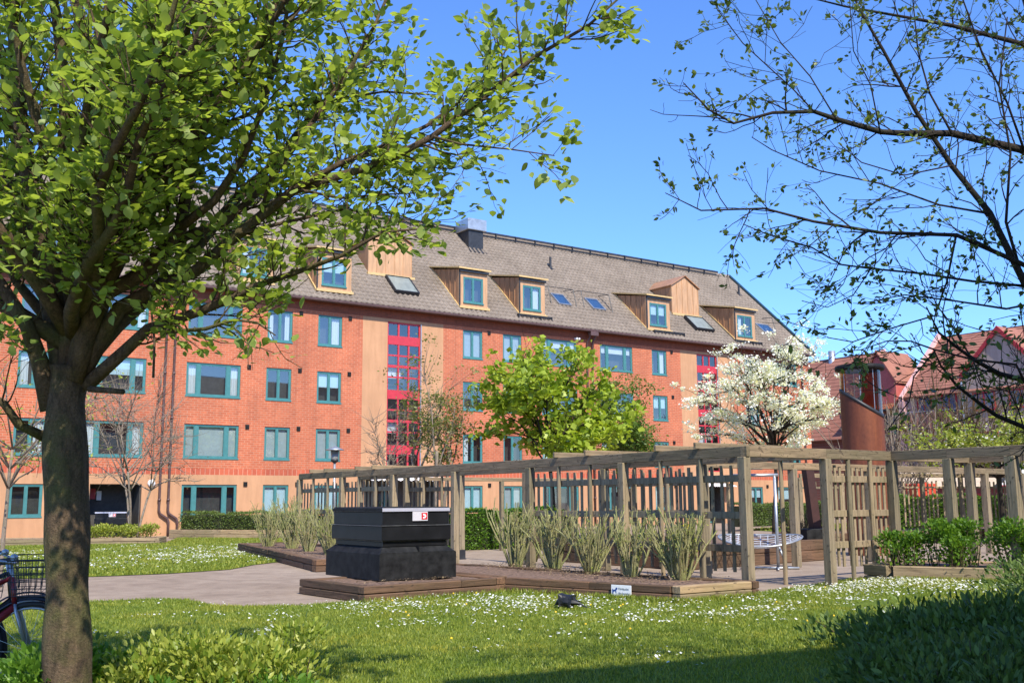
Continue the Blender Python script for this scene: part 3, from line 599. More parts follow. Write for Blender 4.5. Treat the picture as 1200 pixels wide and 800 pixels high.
# staircase glazing in crimson frames
def stair_glazing(x0, x1):
    f = MB(); y0, y1 = .05, .12; w = x1-x0
    z0, z1 = 3.2, 10.6
    f.box(x0, x0+.07, y0, y1, z0, z1); f.box(x1-.07, x1, y0, y1, z0, z1)
    cx = [x0+.07+(w-.14)*i/3 for i in (1, 2)]
    for c in cx: f.box(c-.045, c+.045, y0+.003, y1-.003, z0+.07, z1-.07)
    f.box(x0+.07, x1-.07, y0, y1, z1-.09, z1); f.box(x0+.07, x1-.07, y0, y1, z0, z0+.07)
    top = z1-.09-.62
    while top > z0+.4:
        f.box(x0+.071, x1-.071, y0-.012, y1, max(z0+.075, top-.46), top)             # spandrel at the landing
        zb = top-.46; 
        for k, (dz, th) in enumerate(((.56, .08), (1.12, .14), (1.68, .08))):
            zz = zb-dz
            if zz > z0+.1: f.box(x0+.072, x1-.072, y0+.001, y1+.002, zz-th/2, zz+th/2)
        top -= 2.8
    fo = f.build('stair_glazing', M['red'], block)
    g_ = MB(); g_.quad((x0+.07, .09, z0), (x1-.07, .09, z0), (x1-.07, .09, z1), (x0+.07, .09, z1)); g_.build('pane', M['glass'], fo)
    d = MB(); d.quad((x0, .5, z0), (x1, .5, z0), (x1, .5, z1), (x0, .5, z1)); d.build('stair_well', M['dark'], fo)
    for zz in (4.9, 7.7):
        l = MB(); l.box(x0+.15, x0+.9, .25, .28, zz, zz+.5); l.build('notice_board', M['curtain'], fo)
    p = MB(); p.box(x1+.0, x1+.05, -.03, .03, z0, z1); p.build('edge_trim', M['metal_grey'], block)
for a, b in STAIRS: stair_glazing(a, b)
def entrance(x0, x1, h, awn):
    d = MB(); d.box(x0+.01, x1-.01, .8, .82, 0.02, h-.01); 
    d.box(x0+.01, x0+.02, .13, .8, .02, h-.01); d.box(x1-.02, x1-.01, .13, .8, .02, h-.01); d.build('porch_recess', M['dark'], block)
    f = MB(); frame_box(f, x0+.9, x0+1.95, .03, 2.15, .70, .76, .09, [(x0+1.45, .06)]); fo = f.build('entrance_door', M['teal'], block)
    g_ = MB(); g_.quad((x0+1, .73, .1), (x0+1.85, .73, .1), (x0+1.85, .73, 2.1), (x0+1, .73, 2.1)); g_.build('pane', M['glass'], fo)
    if awn:
        a = MB(); n = 60; P = []
        for i in range(n+1):
            x = x0-.2+(x1-x0+.4)*i/n; dz = .03*math.cos(i*math.pi/2.0)
            P += [(x, -.9, h-.12+dz), (x, .01, h+.10+dz)]
        a.add(P, [(2*i, 2*i+2, 2*i+3, 2*i+1) for i in range(n)]); a.build('awning', M['white'], block)
entrance(-8.9, -4.7, 2.62, True); entrance(14.0, 16.3, 2.4, True)
# open store at ground level, left
d = MB(); d.box(-21.84, -19.71, 1.2, 1.25, .02, 2.27); d.box(-21.84, -21.8, .13, 1.2, .02, 2.27); d.box(-19.75, -19.71, .13, 1.2, .02, 2.27); d.box(-21.8, -19.75, .13, 1.2, 2.24, 2.27)
st = d.build('store_recess', M['dark'], block)
d = MB(); d.box(-21.6, -21.35, 1.10, 1.12, 1.65, 2.1); d.build('notice', M['red'], st)
d = MB(); d.box(-21.3, -21.1, 1.10, 1.12, 1.6, 2.0); d.build('notice', M['curtain'], st)
# little vents and lamps on the wall
for a, b, c, dd, k, fl in OP:
    if k == 'small' and a > -27 and a not in (-.61,):
        v = MB(); sx = b+.42 if a != -.61 else b+.4
        zc = dd+.0-(.02 if fl else -.05)
        v.box(sx-.09, sx+.09, -.05, -.002, zc-.12, zc+.08); v.build('wall_vent', M['black_mat'], block)
        if a == -14.19:
            v = MB(); v.box(a-.95, a-.77, -.05, -.002, zc-.12, zc+.08); v.build('wall_vent', M['black_mat'], block)
v = MB(); v.lathe([(.001, 0), (.16, 0), (.17, .03), (.15, .09), (.08, .12), (.001, .125)], (0, 0, 0), 20)
o = v.build('wall_lamp', M['lamp'], block, True); o.rotation_euler = (R(90), 0, 0); o.location = (-19.3, -.002, 2.32)
for x, z in ((4.45, 10.72), (4.62, 10.72)):
    v = MB(); v.box(x-.05, x+.05, -.22, -.002, z-.05, z+.05); v.build('security_lamp', M['white'], block)
# downpipes
def downpipe(x, kick):
    p = MB(); pts = [(x, -.45, 11.2), (x, -.45, 11.0), (x, -.10, 10.55), (x, -.10, 5.8)]
    if kick: pts += [(x, -.10, 1.15), (x+.05, -.10, 1.0), (x+.38, -.12, .78), (x+.43, -.12, .62), (x+.43, -.12, .03)]
    else: pts += [(x, -.10, .03)]
    p.tube(pts, .055, 10)
    for z in (9.6, 7.2, 5.2, 3.2, 1.6): p.lathe([(.056, -.05), (.075, -.05), (.075, .05), (.056, .05)], (x, -.1, z), 10)
    p.build('downpipe', M['pipe'], block, True)
for x, k in ((-18.95, True), (-18.56, True), (5.28, False), (5.68, False), (24.2, False)): downpipe(x, k)
for x in (-18.75, 5.48):
    p = MB(); p.box(x-.28, x+.28, -.58, -.3, 10.93, 11.17); p.build('rain_hopper', M['pipe'], block)
gu = MB(); P = [(EY-.10, EZ-.02), (EY-.09, EZ-.12), (EY-.02, EZ-.16), (EY+.05, EZ-.12), (EY+.06, EZ-.02)]
gu.prism(P, 0, BL, BR_+.1); gu.box(BL, BR_, EY+.06, .0, 11.2, 11.23); gu.build('gutter', M['pipe'], block)
# roof: real pantiles, course over course
def roof_mat():
    m, t, b = nodes('grey_brown_pantile'); v = objco(t)
    n = noise(t, v, .35, 6, .65); n2 = noise(t, v, 7, 5, .7); g_ = t.nodes.new("ShaderNodeNewGeometry")
    col = ramp(t, n, [(.3, (.18, .142, .11)), (.7, (.26, .21, .168))])
    col = mixc(t, 1., col, ramp(t, n2, [(.3, (.74, .74, .74)), (.7, (1.2, 1.18, 1.15))]), 'MULTIPLY')
    c = t.nodes.new("ShaderNodeTexCoord"); br = t.nodes.new("ShaderNodeTexBrick"); t.links.new(c.outputs['Object'], br.inputs['Vector']); br.offset = 0
    for k, v_ in (('Color1', (.78, .76, .74)), ('Color2', (1.16, 1.16, 1.15)), ('Mortar', (.9, .9, .9))): br.inputs[k].default_value = (*v_, 1)
    br.inputs['Scale'].default_value = 1; br.inputs['Brick Width'].default_value = .30; br.inputs['Row Height'].default_value = .268; br.inputs['Mortar Size'].default_value = .004
    col = mixc(t, .5, col, br.outputs['Color'], 'MULTIPLY')
    ms = noise(t, objco(t, (1, .35, .35)), 1.3, 6, .75)
    col = mixc(t, ramp(t, ms, [(.6, (0, 0, 0)), (.76, (.4, .4, .4))]), col, (.13, .125, .075))
    t.links.new(col, b.inputs['Base Color']); b.inputs['Roughness'].default_value = .82
    return m
M['tile'] = roof_mat()
def pantile(x0, x1, y0, z0, y1, z1, name, mat, parent, course=.36, pitch=.30, flip=1):
    Ls = math.hypot(y1-y0, z1-z0); nc = int(Ls/course); dy, dz = (y1-y0)/Ls, (z1-z0)/Ls
    ny, nz = -dz*flip, dy*flip
    if nz < 0: ny, nz = -ny, -nz
    ncol = int((x1-x0)/pitch); k = 6; nx = ncol*k+1
    xs = np.linspace(x0, x1, nx); ph = (np.arange(nx) % k)/k
    prof = .035*np.sin(2*np.pi*ph)+.012*np.sin(4*np.pi*ph)
    Vs = []; Fs = []; base = 0
    for c in range(nc):
        t0 = c*Ls/nc-.02; t1 = (c+1)*Ls/nc+.03
        for t_, lift in ((t0, -.008), (t0, .052), (t1, .014)):
            Vs.append(np.stack([xs, np.full(nx, y0+dy*t_)+ny*(prof+lift), np.full(nx, z0+dz*t_)+nz*(prof+lift)], 1))
        i = np.arange(nx-1)
        for r in (0, 1):
            a = base+r*nx+i; Fs.append(np.stack([a, a+1, a+1+nx, a+nx], 1))
        base += 3*nx
    V = np.concatenate(Vs); F = np.concatenate(Fs)
    return npmesh(name, V, F, mat, parent)
pantile(BL, BR_+.1, EY, EZ, RY, RZ, 'roof', M['tile'], block)
pantile(BL, BR_+.1, 2*RY-EY, EZ, RY, RZ, 'roof', M['tile'], block)
rm = MB(); rm.prism([(RY-.16, RZ-.06), (RY-.1, RZ+.09), (RY, RZ+.13), (RY+.1, RZ+.09), (RY+.16, RZ-.06)], 0, BL, BR_+.1); rm.build('ridge_cap', M['tile'], block)
# walkway rail along the ridge
rr = MB()
x = -12.0
rr.box(-26, 23.6, RY-.34, RY-.28, RZ+.04, RZ+.17); rr.box(-26, 23.6, RY-.46, RY-.42, RZ-.22, RZ-.18)
x = -26
while x < 23.6:
    rr.box(x, x+.05, RY-.47, RY-.345, RZ-.24, RZ+.12); x += 1.55
rr.build('ridge_walkway', M['metal_dark'], block)
# verge on the right gable
ve = MB()
for (ya, yb) in ((EY, RY), (2*RY-EY, RY)):
    s_ = 1 if yb > ya else -1
    ve.add([(BR_+.02, ya, EZ-.12), (BR_+.30, ya, EZ-.12), (BR_+.30, ya, EZ+.16), (BR_+.02, ya, EZ+.16),
            (BR_+.02, yb, RZ-.12), (BR_+.30, yb, RZ-.12), (BR_+.30, yb, RZ+.16), (BR_+.02, yb, RZ+.16)],
           [(0, 1, 2, 3), (7, 6, 5, 4), (0, 4, 5, 1), (1, 5, 6, 2), (2, 6, 7, 3), (3, 7, 4, 0)])
ve.build('verge', M['metal_green'], block)
# dormers
def dormer(x0, x1, dress):
    y0, zb, zt = .02, 11.84, 13.90; yk = 2.95; zk = EZ+SL*(yk-EY)-.02
    th = .0
    f = MB(); ww = x1-x0; wx0, wx1, wz0, wz1 = x0+.28, x1-.28, 12.08, 13.5
    for (a, b, c, d) in ((x0, wx0, zb, zt), (wx1, x1, zb, zt), (wx0, wx1, wz1, zt), (wx0, wx1, zb, wz0)):
        f.box(a, b, y0, y0+.1, c, d)
    dm = f.build('dormer', M['copper'], block)
    c = MB()
    for x, dx in ((x0, .0), (x1, .0)):
        a = x+.001 if x == x0 else x-.001
        c.quad((a, y0+.1, zb-.05), (a, y0+.1, zt), (a, yk, zk), )
    for i in range(5):                 # standing seams on the cheeks
        yy = y0+.1+(i+.6)*.5; zz0 = EZ+SL*(yy-EY)+.02; zz1 = zt+(zk-zt)*(yy-y0)/(yk-y0)
        if zz1 > zz0: c.box(x0-.03, x0, yy-.012, yy+.012, zz0, zz1); c.box(x1, x1+.03, yy-.012, yy+.012, zz0, zz1)
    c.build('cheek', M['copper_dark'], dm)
    r = MB(); o_ = .12
    r.add([(x0-o_, y0-.22, zt+.0), (x1+o_, y0-.22, zt), (x1+o_, yk+.15, zk+.14), (x0-o_, yk+.15, zk+.14),
           (x0-o_, y0-.22, zt+.09), (x1+o_, y0-.22, zt+.09), (x1+o_, yk+.15, zk+.2), (x0-o_, yk+.15, zk+.2)],
          [(3, 2, 1, 0), (4, 5, 6, 7), (0, 1, 5, 4), (1, 2, 6, 5), (2, 3, 7, 6), (3, 0, 4, 7)])
    r.build('dormer_roof', M['trim'], dm)
    g_ = MB(); g_.box(x0-.02, x1+.02, y0-.14, y0-.02, zt-.14, zt-.03); g_.tube([(x0+.02, y0-.07, zt-.1), (x0+.02, y0-.07, zb+.02)], .035, 6); g_.build('dormer_gutter', M['metal_dark'], dm)
    fl = MB(); fl.box(x0-.05, x1+.05, y0-.18, y0-.002, zb-.1, zb+.02)
    for x in (x0, x1):                  # ochre flashing up the cheek
        fl.add([(x-.06, y0, EZ+SL*(y0-EY)+.06), (x+.06, y0, EZ+SL*(y0-EY)+.06), (x+.06, yk, zk+.1), (x-.06, yk, zk+.1),
                (x-.06, y0, EZ+SL*(y0-EY)+.14), (x+.06, y0, EZ+SL*(y0-EY)+.14), (x+.06, yk, zk+.16), (x-.06, yk, zk+.16)],
               [(4, 5, 6, 7), (0, 4, 7, 3), (1, 2, 6, 5), (0, 1, 5, 4)])
    fl.build('flashing', M['trim'], dm)
    w = window(dm, wx0, wx1, wz0, wz1, 'small', 3, dress, y0+.012)
for x0, x1, dr in ((-3.46, -1.62, ''), (.50, 2.32, 'right'), (10.08, 12.05, 'half'), (17.83, 19.8, 'left'), (-11.75, -9.85, 'half'), (-15.9, -14.0, 'left'), (-24.3, -22.4, ''), (-28.2, -26.3, '')):
    dormer(x0, x1, dr)
def lift_gable(x0, x1):
    y0 = 1.86; zb = EZ+SL*(y0-EY); zt = 15.36; xm = (x0+x1)/2-.02; za = 16.05
    f = MB(); f.prism([(x0, zb-.1), (x1, zb-.1), (x1, zt-.05), (xm, za), (x0, zt)], 1, y0, y0+.08)
    for i in range(1, 5):
        xx = x0+(x1-x0)*i/5; ztop = za-(abs(xx-xm)/(x1-xm))*(za-zt)-.05; f.box(xx-.012, xx+.012, y0-.03, y0-.001, zb+.05, ztop)
    f.box(x0, x0+.03, y0-.03, y0-.001, zb, zt-.02); f.box(x1-.03, x1, y0-.03, y0-.001, zb, zt-.05)
    lg = f.build('lift_housing', M['copper'], block)
    yk = EY+(zt-EZ)/SL; c = MB()
    for x in (x0+.001, x1-.001): c.quad((x, y0+.08, zb-.05), (x, yk, zt), (x, y0+.08, zt))
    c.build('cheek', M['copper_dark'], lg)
    ya = EY+(za-EZ)/SL; r = MB(); e = .08
    for xs, sg in ((x0-.1, -1), (x1+.1, 1)):
        zz = zt-.06
        yk2 = EY+(zz-EZ)/SL
        r.add([(xs, y0-.12, zz), (xm, y0-.12, za+.02), (xm, ya+.1, za+.02), (xs, yk2+.1, zz), (xs, y0-.12, zz+.06), (xm, y0-.12, za+.08), (xm, ya+.1, za+.08), (xs, yk2+.1, zz+.06)],
              [(0, 1, 2, 3), (4, 7, 6, 5), (0, 4, 5, 1), (0, 3, 7, 4)])
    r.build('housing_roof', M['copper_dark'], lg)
    fl = MB(); fl.box(x0-.1, x1+.1, y0-.2, y0-.032, zb-.1, zb+.04); fl.build('flashing', M['trim'], lg)
lift_gable(-8.0, -5.35); lift_gable(14.02, 16.45)
def roof_frame(x0, x1, y0, y1, name, mats, raise_, pane):
    z0 = EZ+SL*(y0-EY); z1 = EZ+SL*(y1-EY); L_ = math.hypot(y1-y0, z1-z0)
    b = MB(); b.box(0, x1-x0, 0, L_, 0, raise_); 
    fr = MB(); w = .07
    for a, c, d, e in ((0, x1-x0, 0, w), (0, x1-x0, L_-w, L_), (0, w, w, L_-w), (x1-x0-w, x1-x0, w, L_-w)): fr.box(a, c, d, e, 0, raise_+.05)
    o = fr.build(name, mats[0], block); o.location = (x0, y0, z0+.04); o.rotation_euler = (math.atan(SL), 0, 0)
    p = MB(); p.box(w, x1-x0-w, w, L_-w, 0, raise_+.02); p.build(pane, mats[1], o)
    return o
M['sky_pane'] = simple('rooflight_pane', (.03, .07, .15), .08, var=.1, spec=1)
M['hatch_pane'] = simple('hatch_pane', (.22, .24, .21), .35, var=.2, scale=3)
roof_frame(-7.15, -5.7, .45, 1.6, 'smoke_hatch', (M['metal_dark'], M['hatch_pane']), .16, 'hatch_cover')
roof_frame(14.72, 16.35, .45, 1.55, 'smoke_hatch', (M['metal_dark'], M['hatch_pane']), .16, 'hatch_cover')
for x0, x1, y0, y1 in ((4.25, 5.2, 1.22, 2.1), (6.85, 7.85, 1.2, 2.1), (21.85, 23.1, 1.1, 1.85)):
    o = roof_frame(x0, x1, y0, y1, 'rooflight', (M['metal_grey'], M['sky_pane']), .05, 'pane')
def hoop(x, y0, y1):
    z0 = EZ+SL*(y0-EY); z1 = EZ+SL*(y1-EY); b = MB()
    b.tube([(x, y0, z0), (x, (y0+y1)/2-.35, (z0+z1)/2+.55), (x, y1, z1)], .025, 6)
    b.build('safety_rail', M['metal_dark'], block)
for x in (3.7, 5.6, 6.2, 8.4, 21.3, 23.3): hoop(x, 1.2, 2.6)
for a, b_ in ((3.7, 5.6), (6.2, 8.4)):
    b = MB(); z = EZ+SL*(1.9-EY); b.tube([(a, 1.56, z+.55), (b_, 1.56, z+.55)], .02, 6); b.build('safety_rail', M['metal_dark'], block)
for a, b_ in ((.3, 2.6), (10.5, 13.0), (17.6, 20.1)):      # snow guards under the dormers
    b = MB(); z = EZ+SL*(-.22-EY); b.tube([(a, -.25, z+.12), (b_, -.25, z+.12)], .035, 6); b.tube([(a, -.2, z+.2), (b_, -.2, z+.2)], .035, 6)
    for i in range(4): xx = a+(b_-a)*i/3; b.box(xx-.02, xx+.02, -.3, -.1, z-.02, z+.22)
    b.build('snow_guard', M['metal_dark'], block)
def chimney():
    x0, x1, y0, y1 = .62, 1.68, 5.45, 6.6; zb = EZ+SL*(y0-EY)
    b = MB(); b.box(x0, x1, y0, y1, zb-.3, 17.95); b.add([(x0-.12, y0-.35, zb-.26), (x1+.12, y0-.35, zb-.26), (x1, y0, zb+.05), (x0, y0, zb+.05)], [(0, 1, 2, 3)])
    ch = b.build('chimney', M['metal_dark'], block)
    c = MB(); c.box(x0-.14, x1+.16, y0-.14, y1+.14, 17.9, 18.62, .03); c.build('chimney_cap', M['metal_grey'], ch)
chimney()
for x, y in ((6.34, 4.76), (23.9, 5.06)):
    z = EZ+SL*(y-EY); b = MB(); b.add([(x-.16, y-.22, z-.12), (x+.16, y-.22, z-.12), (x+.1, y+.1, z+.2), (x-.1, y+.1, z+.2)], [(0, 1, 2, 3)]); b.tube([(x, y, z-.1), (x, y, z+.72)], .075, 8)
    b.build('vent_pipe', M['metal_dark'], block)
# ================================================================== TIMBER BEDS
def bed(name, label, cat_, pts, h, courses=2, soil=True, mat='sleeper_x', th=.16, close=True, group=None, z0=0.):
    """raised bed of sleepers round the outline pts (world XY)"""
    c = Vector((sum(p[0] for p in pts)/len(pts), sum(p[1] for p in pts)/len(pts), 0))
    r = thing(name, label, cat_, c, 0, group)
    n = len(pts); hh = h/courses
    for i in range(n if close else n-1):
        a = Vector((*pts[i], 0))-c; b = Vector((*pts[(i+1) % n], 0))-c; d = (b-a); L_ = d.length; d.normalize()
        ang = math.atan2(d.y, d.x)
        for k in range(courses):
            x = -.0 if k % 2 else -.0
            x0 = 0; cuts = []; pos = rnd.uniform(1.6, 2.6)
            while pos < L_-.8: cuts.append(pos); pos += rnd.uniform(2.0, 2.6)
            e = [0]+cuts+[L_]
            for j in range(len(e)-1):
                s = MB(); off = rnd.uniform(-.012, .012); g_ = .004
                za = z0+k*hh+.004; zb = z0+(k+1)*hh-.004+rnd.uniform(-.004, .004)
                s.box(e[j]+g_, e[j+1]-g_-(th if j == len(e)-2 else 0), off, th+off, za, zb, .012)
                o = s.build('sleeper', M[mat[i] if isinstance(mat, (list, tuple)) else mat], r, loc=a); o.rotation_euler = (0, 0, ang)
    if soil:
        cx = [Vector((*p, 0))-c for p in pts]
        ins = [p*(1-.12/max(p.length, .5)) for p in cx]
        # lumpy soil
        t = tessellate_polygon([ins]); s = MB(); s.add([(p.x, p.y, h-.03+z0) for p in ins], [tuple(f) for f in t])
        o = s.build('soil', M['soil'], r); bm = bmesh.new(); bm.from_mesh(o.data)
        bmesh.ops.subdivide_edges(bm, edges=bm.edges, cuts=10, use_grid_fill=True)
        for v in bm.verts: v.co.z += rnd.uniform(-.012, .016)
        for f in bm.faces:
            if f.normal.z < 0: f.normal_flip()
            f.smooth = True
        bm.to_mesh(o.data); bm.free()
    return r
# outline points run counter-clockwise so that the sleepers lie inside the line
C1 = (-2.14, 15.15); J = (-.14, 16.85); C2 = (2.33, 14.86); C3 = (3.66, 15.78)
def back(p, s, q): g_ = G(s, q); return (p[0]+g_.x, p[1]+g_.y)
bed('raised_bed', 'low timber bed whose end carries the black waste container', 'raised bed',
    [C1, J, back(J, -.2, 2.2), back(C1, -.1, 2.05)], .235, group='timber raised beds')
bed('raised_bed', 'long timber bed of pruned shrubs with a small white sign on its sleepers', 'raised bed',
    [J, C2, C3, back(C3, -.3, 1.6), back(J, 1.3, 5.2), back(J, 0.0, 5.2)], .235, mat=['sleeper_x', 'sleeper_pale', 'sleeper_x', 'sleeper_x', 'sleeper_x', 'sleeper_x'], group='timber raised beds')  # side towards the sun gets paler timber: its sunlight is put into the colour
bed('raised_bed', 'timber bed of pruned stems beside the path, left of the black container', 'raised bed',
    [(-8.2, 31.3), (-4.1, 21.9), back((-4.1, 21.9), 1.7, .2), back((-8.2, 31.3), 2.2, 0)], .26, group='timber raised beds')
bed('raised_bed', 'timber edged bed of leafy green bushes at the right edge', 'raised bed',
    [(6.12, 17.02), (9.2, 15.15), (10.4, 16.9), (6.95, 18.9), (5.85, 17.65)], .36, mat='sleeper_pale', group='timber raised beds')
bed('raised_bed', 'timber planter below the hedge at the foot of the brick block', 'raised bed',
    [(-14.4, 43.9), (-8.0, 41.5), (-2.9, 44.6), (-3.4, 45.4), (-8.0, 42.9), (-14.0, 45.0)], .36, mat='sleeper_pale', group='timber raised beds')
bed('raised_bed', 'timber bed round the small bare tree left of the downpipes', 'raised bed',
    [(-22, 35.0), (-12.6, 37.4), (-13.0, 39.4), (-22, 37.2)], .24, mat='sleeper_pale', group='timber raised beds')
bed('raised_bed', 'pale timber planter with a hedge below the dark window far left', 'raised bed',
    [(-30, 35.9), (-20.2, 39.6), (-20.6, 40.8), (-30, 37.2)], .48, mat='sleeper_pale', group='timber raised beds')
p0 = G(15.3, 15.75); p1 = G(20.9, 16.35); p2 = G(21.1, 20.5); p3 = G(15.3, 20.5)
bed('raised_bed', 'high timber box behind the net frame, the magnolia behind it', 'raised bed', [tuple(p.xy) for p in (p0, p1, p2, p3)], .5, group='timber raised beds')
p0 = G(26, 20.6); p1 = G(37, 20.2); p2 = G(37, 22.4); p3 = G(26, 22.8)
bed('raised_bed', 'dark timber planter under the far lattice screen', 'raised bed', [tuple(p.xy) for p in (p0, p1, p2, p3)], .4, group='timber raised beds')
# the little sign on the bed
d = (Vector((*C2, 0))-Vector((*J, 0))); dl = d.length; d.normalize(); nrm = Vector((d.y, -d.x, 0))
sp_ = Vector((*J, 0))+d*(dl*.70)
sg = thing('plate_sign', 'small white plate with blue figure and two lines of grey text on the bed sleeper', 'sign', (sp_.x+nrm.x*.03, sp_.y+nrm.y*.03, .125), math.atan2(d.y, d.x))
b = MB(); b.box(-.17, .17, -.006, .006, -.08, .085, .002); b.build('plate', M['white'], sg)
M['sign_blue'] = simple('sign_blue', (.02, .06, .25), .5); M['sign_grey'] = simple('sign_grey', (.20, .22, .24), .5); M['sign_red'] = simple('sign_red', (.6, .02, .03), .45)
M['sign_yellow'] = simple('sign_yellow', (.85, .70, .02), .5, var=.05)
def text(s, size, parent, loc, mat, name='lettering', rot=(R(90), 0, 0), ext=.001):
    c = bpy.data.curves.new(name, 'FONT'); c.body = s; c.size = size; c.extrude = ext; c.materials.append(mat)
    tmp = bpy.data.objects.new('tmp', c); me = bpy.data.meshes.new_from_object(tmp); bpy.data.objects.remove(tmp)
    me.materials.clear(); me.materials.append(mat)
    o = bpy.data.objects.new(name, me); COL.objects.link(o); o.parent = parent; o.location = loc; o.rotation_euler = rot; return o
text("Förbjudet", .045, sg, (-.045, -.008, .018), M['sign_grey']); text("för hundar", .045, sg, (-.045, -.008, -.045), M['sign_grey'])
b = MB(); b.prism([(-.15, -.05), (-.135, -.05), (-.13, -.01), (-.10, .0), (-.09, -.03), (-.08, -.03), (-.083, .01), (-.06, .03), (-.07, .05), (-.09, .045), (-.10, .02), (-.135, .015), (-.145, .03), (-.152, .025)], 1, -.009, -.006)
b.build('dog_figure', M['sign_blue'], sg)
# ================================================================== PERGOLA
PZ, BH = 2.25, .165
def pergola(name, label, org, rot=YAW, group=None): return thing(name, label, 'pergola', org, rot, group)
O = G(12.15, 11.14)
perg = pergola('pergola', 'weathered timber pergola in front, running back along the pruned beds to the block', O)
def post(r, s, q, w=.14, top=PZ-BH, z0=0.0, foot=False, twist=0.):
    b = MB(); b.box(-w/2, w/2, -w/2, w/2, z0, top, .008)
    o = b.build('post', M['wood_z'], r, loc=(s, q, 0)); o.rotation_euler = (rnd.uniform(-.006, .006), rnd.uniform(-.006, .006), rnd.uniform(-.05, .05)+twist)
    if foot:
        f = MB(); f.box(-w/2-.012, w/2+.012, -w/2-.012, -w/2-.004, 0, .24); f.box(-w/2-.07, w/2+.07, -.03, .03, 0, .02); f.build('post_shoe', M['metal_dark'], o)
def beam(r, a, b, h=BH, w=.075, zt=PZ, mat=None):
    """beam between local (s,q) points, top at zt"""
    a = Vector((*a, 0)); b = Vector((*b, 0)); d = b-a; L_ = d.length; k = MB(); k.box(0, L_, -w/2, w/2, zt-h, zt, .006)
    o = k.build('beam', M['wood_x'], r, loc=a); o.rotation_euler = (0, 0, math.atan2(d.y, d.x)); return o
def thin_post(r, s, q, w=.075, top=PZ-BH-.0):
    b = MB(); b.tube([(0, 0, 0), (0, 0, top)], w/2, 10); b.build('thin_post', M['wood_z'], r, loc=(s, q, 0))
def trellis(r, a, b, off, groups=3, rails=(1.76, 1.19, .68), zt=1.97, zb=.32, ns=4, rh=.11):
    """rails and slats between local points a and b, set back by off"""
    a = Vector((*a, 0)); b = Vector((*b, 0)); d = b-a; L_ = d.length; u_ = d.normalized(); nn = Vector((-u_.y, u_.x, 0))*off
    t = MB()
    for z in rails:
        t.box(.075, L_-.075, -.02, .02, z-rh/2, z+rh/2, .004)
    for g_ in range(groups):
        for i in range(ns):
            x = L_*(g_+(i+.75)/(ns+.5))/groups
            jit = rnd.uniform(-.012, .012); sgn = 1 if off > 0 else -1
            y0, y1 = (.022, .045) if sgn > 0 else (-.045, -.022)
            t.box(x-.028, x+.028, y0, y1, zb+jit, zt+jit*2)
    o = t.build('trellis_panel', M['wood_z'], r, loc=a+nn); o.rotation_euler = (0, 0, math.atan2(d.y, d.x)); return o
DQ = 2.83; NB = 6; WB = 1.93
for k in range(NB+1):
    post(perg, 0, k*DQ, foot=False); post(perg, WB, k*DQ, foot=k in (1, 3, 4), w=.14)
for k in range(NB):
    beam(perg, (0, k*DQ-(.09 if k == 0 else 0)), (0, (k+1)*DQ-.004)); beam(perg, (WB, k*DQ+(.04 if k == 0 else 0)), (WB, (k+1)*DQ-.004))
    if k in (0, 1, 4, 5):
        for j in (1, 2):
            q = k*DQ+DQ*j/3
            thin_post(perg, 0, q); thin_post(perg, WB, q)
            b = MB(); b.box(-.12, WB+.12, -.025, .025, PZ+.001, PZ+.10, .004); b.build('cross_board', M['wood_x'], perg, loc=(0, q, 0))
for k in (0, 1): trellis(perg, (0, k*DQ), (0, (k+1)*DQ), -.06)
for k in (4, 5): trellis(perg, (0, k*DQ), (0, (k+1)*DQ), -.06)
for k in (1, 4): trellis(perg, (WB, k*DQ), (WB, (k+1)*DQ), -.06)
# front short run and its continuation to the right
beam(perg, (-.04, -.003), (WB-.003, -.003)); beam(perg, (WB+.003, 0), (WB*1.92-.04, 0)); post(perg, WB*1.92, 0)
W2 = WB*1.92
for j in (1, 2): thin_post(perg, WB+(W2-WB)*j/3, 0)
trellis(perg, (WB, 0), (W2, 0), .07)
for k in range(5):
    q = -1.1*k
    beam(perg, (W2, q-1.1+.004), (W2, q-(.0 if k else -.04)))
    post(perg, W2, q-1.1, w=.14 if k != 1 else .165)
for k in range(3):
    q = -2.2*k; beam(perg, (W2+2.4, q-2.2), (W2+2.4, q)); post(perg, W2+2.4, q, w=.14)
    if k > 0: trellis(perg, (W2+2.4, q-2.2), (W2+2.4, q), -.06, groups=2)
beam(perg, (W2+.04, .0), (W2+2.4, .0))
# second pergola, standing across the court behind
P2 = G(15.05, 14.9)
per2 = pergola('pergola', 'timber pergola row behind the net frame, right of the pruned beds', P2, YAW+.06)
xs_ = [0, 2.9, 5.75, 8.4, 11.2, 13.2]
for i, s_ in enumerate(xs_):
    if i != 3: post(per2, s_, 0, w=.15, foot=i in (0, 2))
    post(per2, s_+.2, 10.6, w=.11, top=2.02)
    if i < 5: beam(per2, (s_, 0), (xs_[i+1]-.004, 0), zt=2.22, h=.15); beam(per2, (s_+.2, 10.6), (xs_[i+1]+.196, 10.6), h=.10, zt=2.12)
# third, the far screen
P3 = G(26.5, 22.0)
per3 = pergola('pergola', 'far timber screen with lattice in front of the green hedge', P3, YAW-.35)
for i in range(9):
    s_ = i*1.5; post(per3, s_, 0, w=.12, z0=.0, top=2.12)
    if i < 8: beam(per3, (s_, 0), (s_+1.496, 0), h=.13); trellis(per3, (s_, 0), (s_+1.5, 0), .07, groups=2, rails=(1.8,), zb=.55+.25*(i % 2), zt=2.0, rh=.06, ns=4)
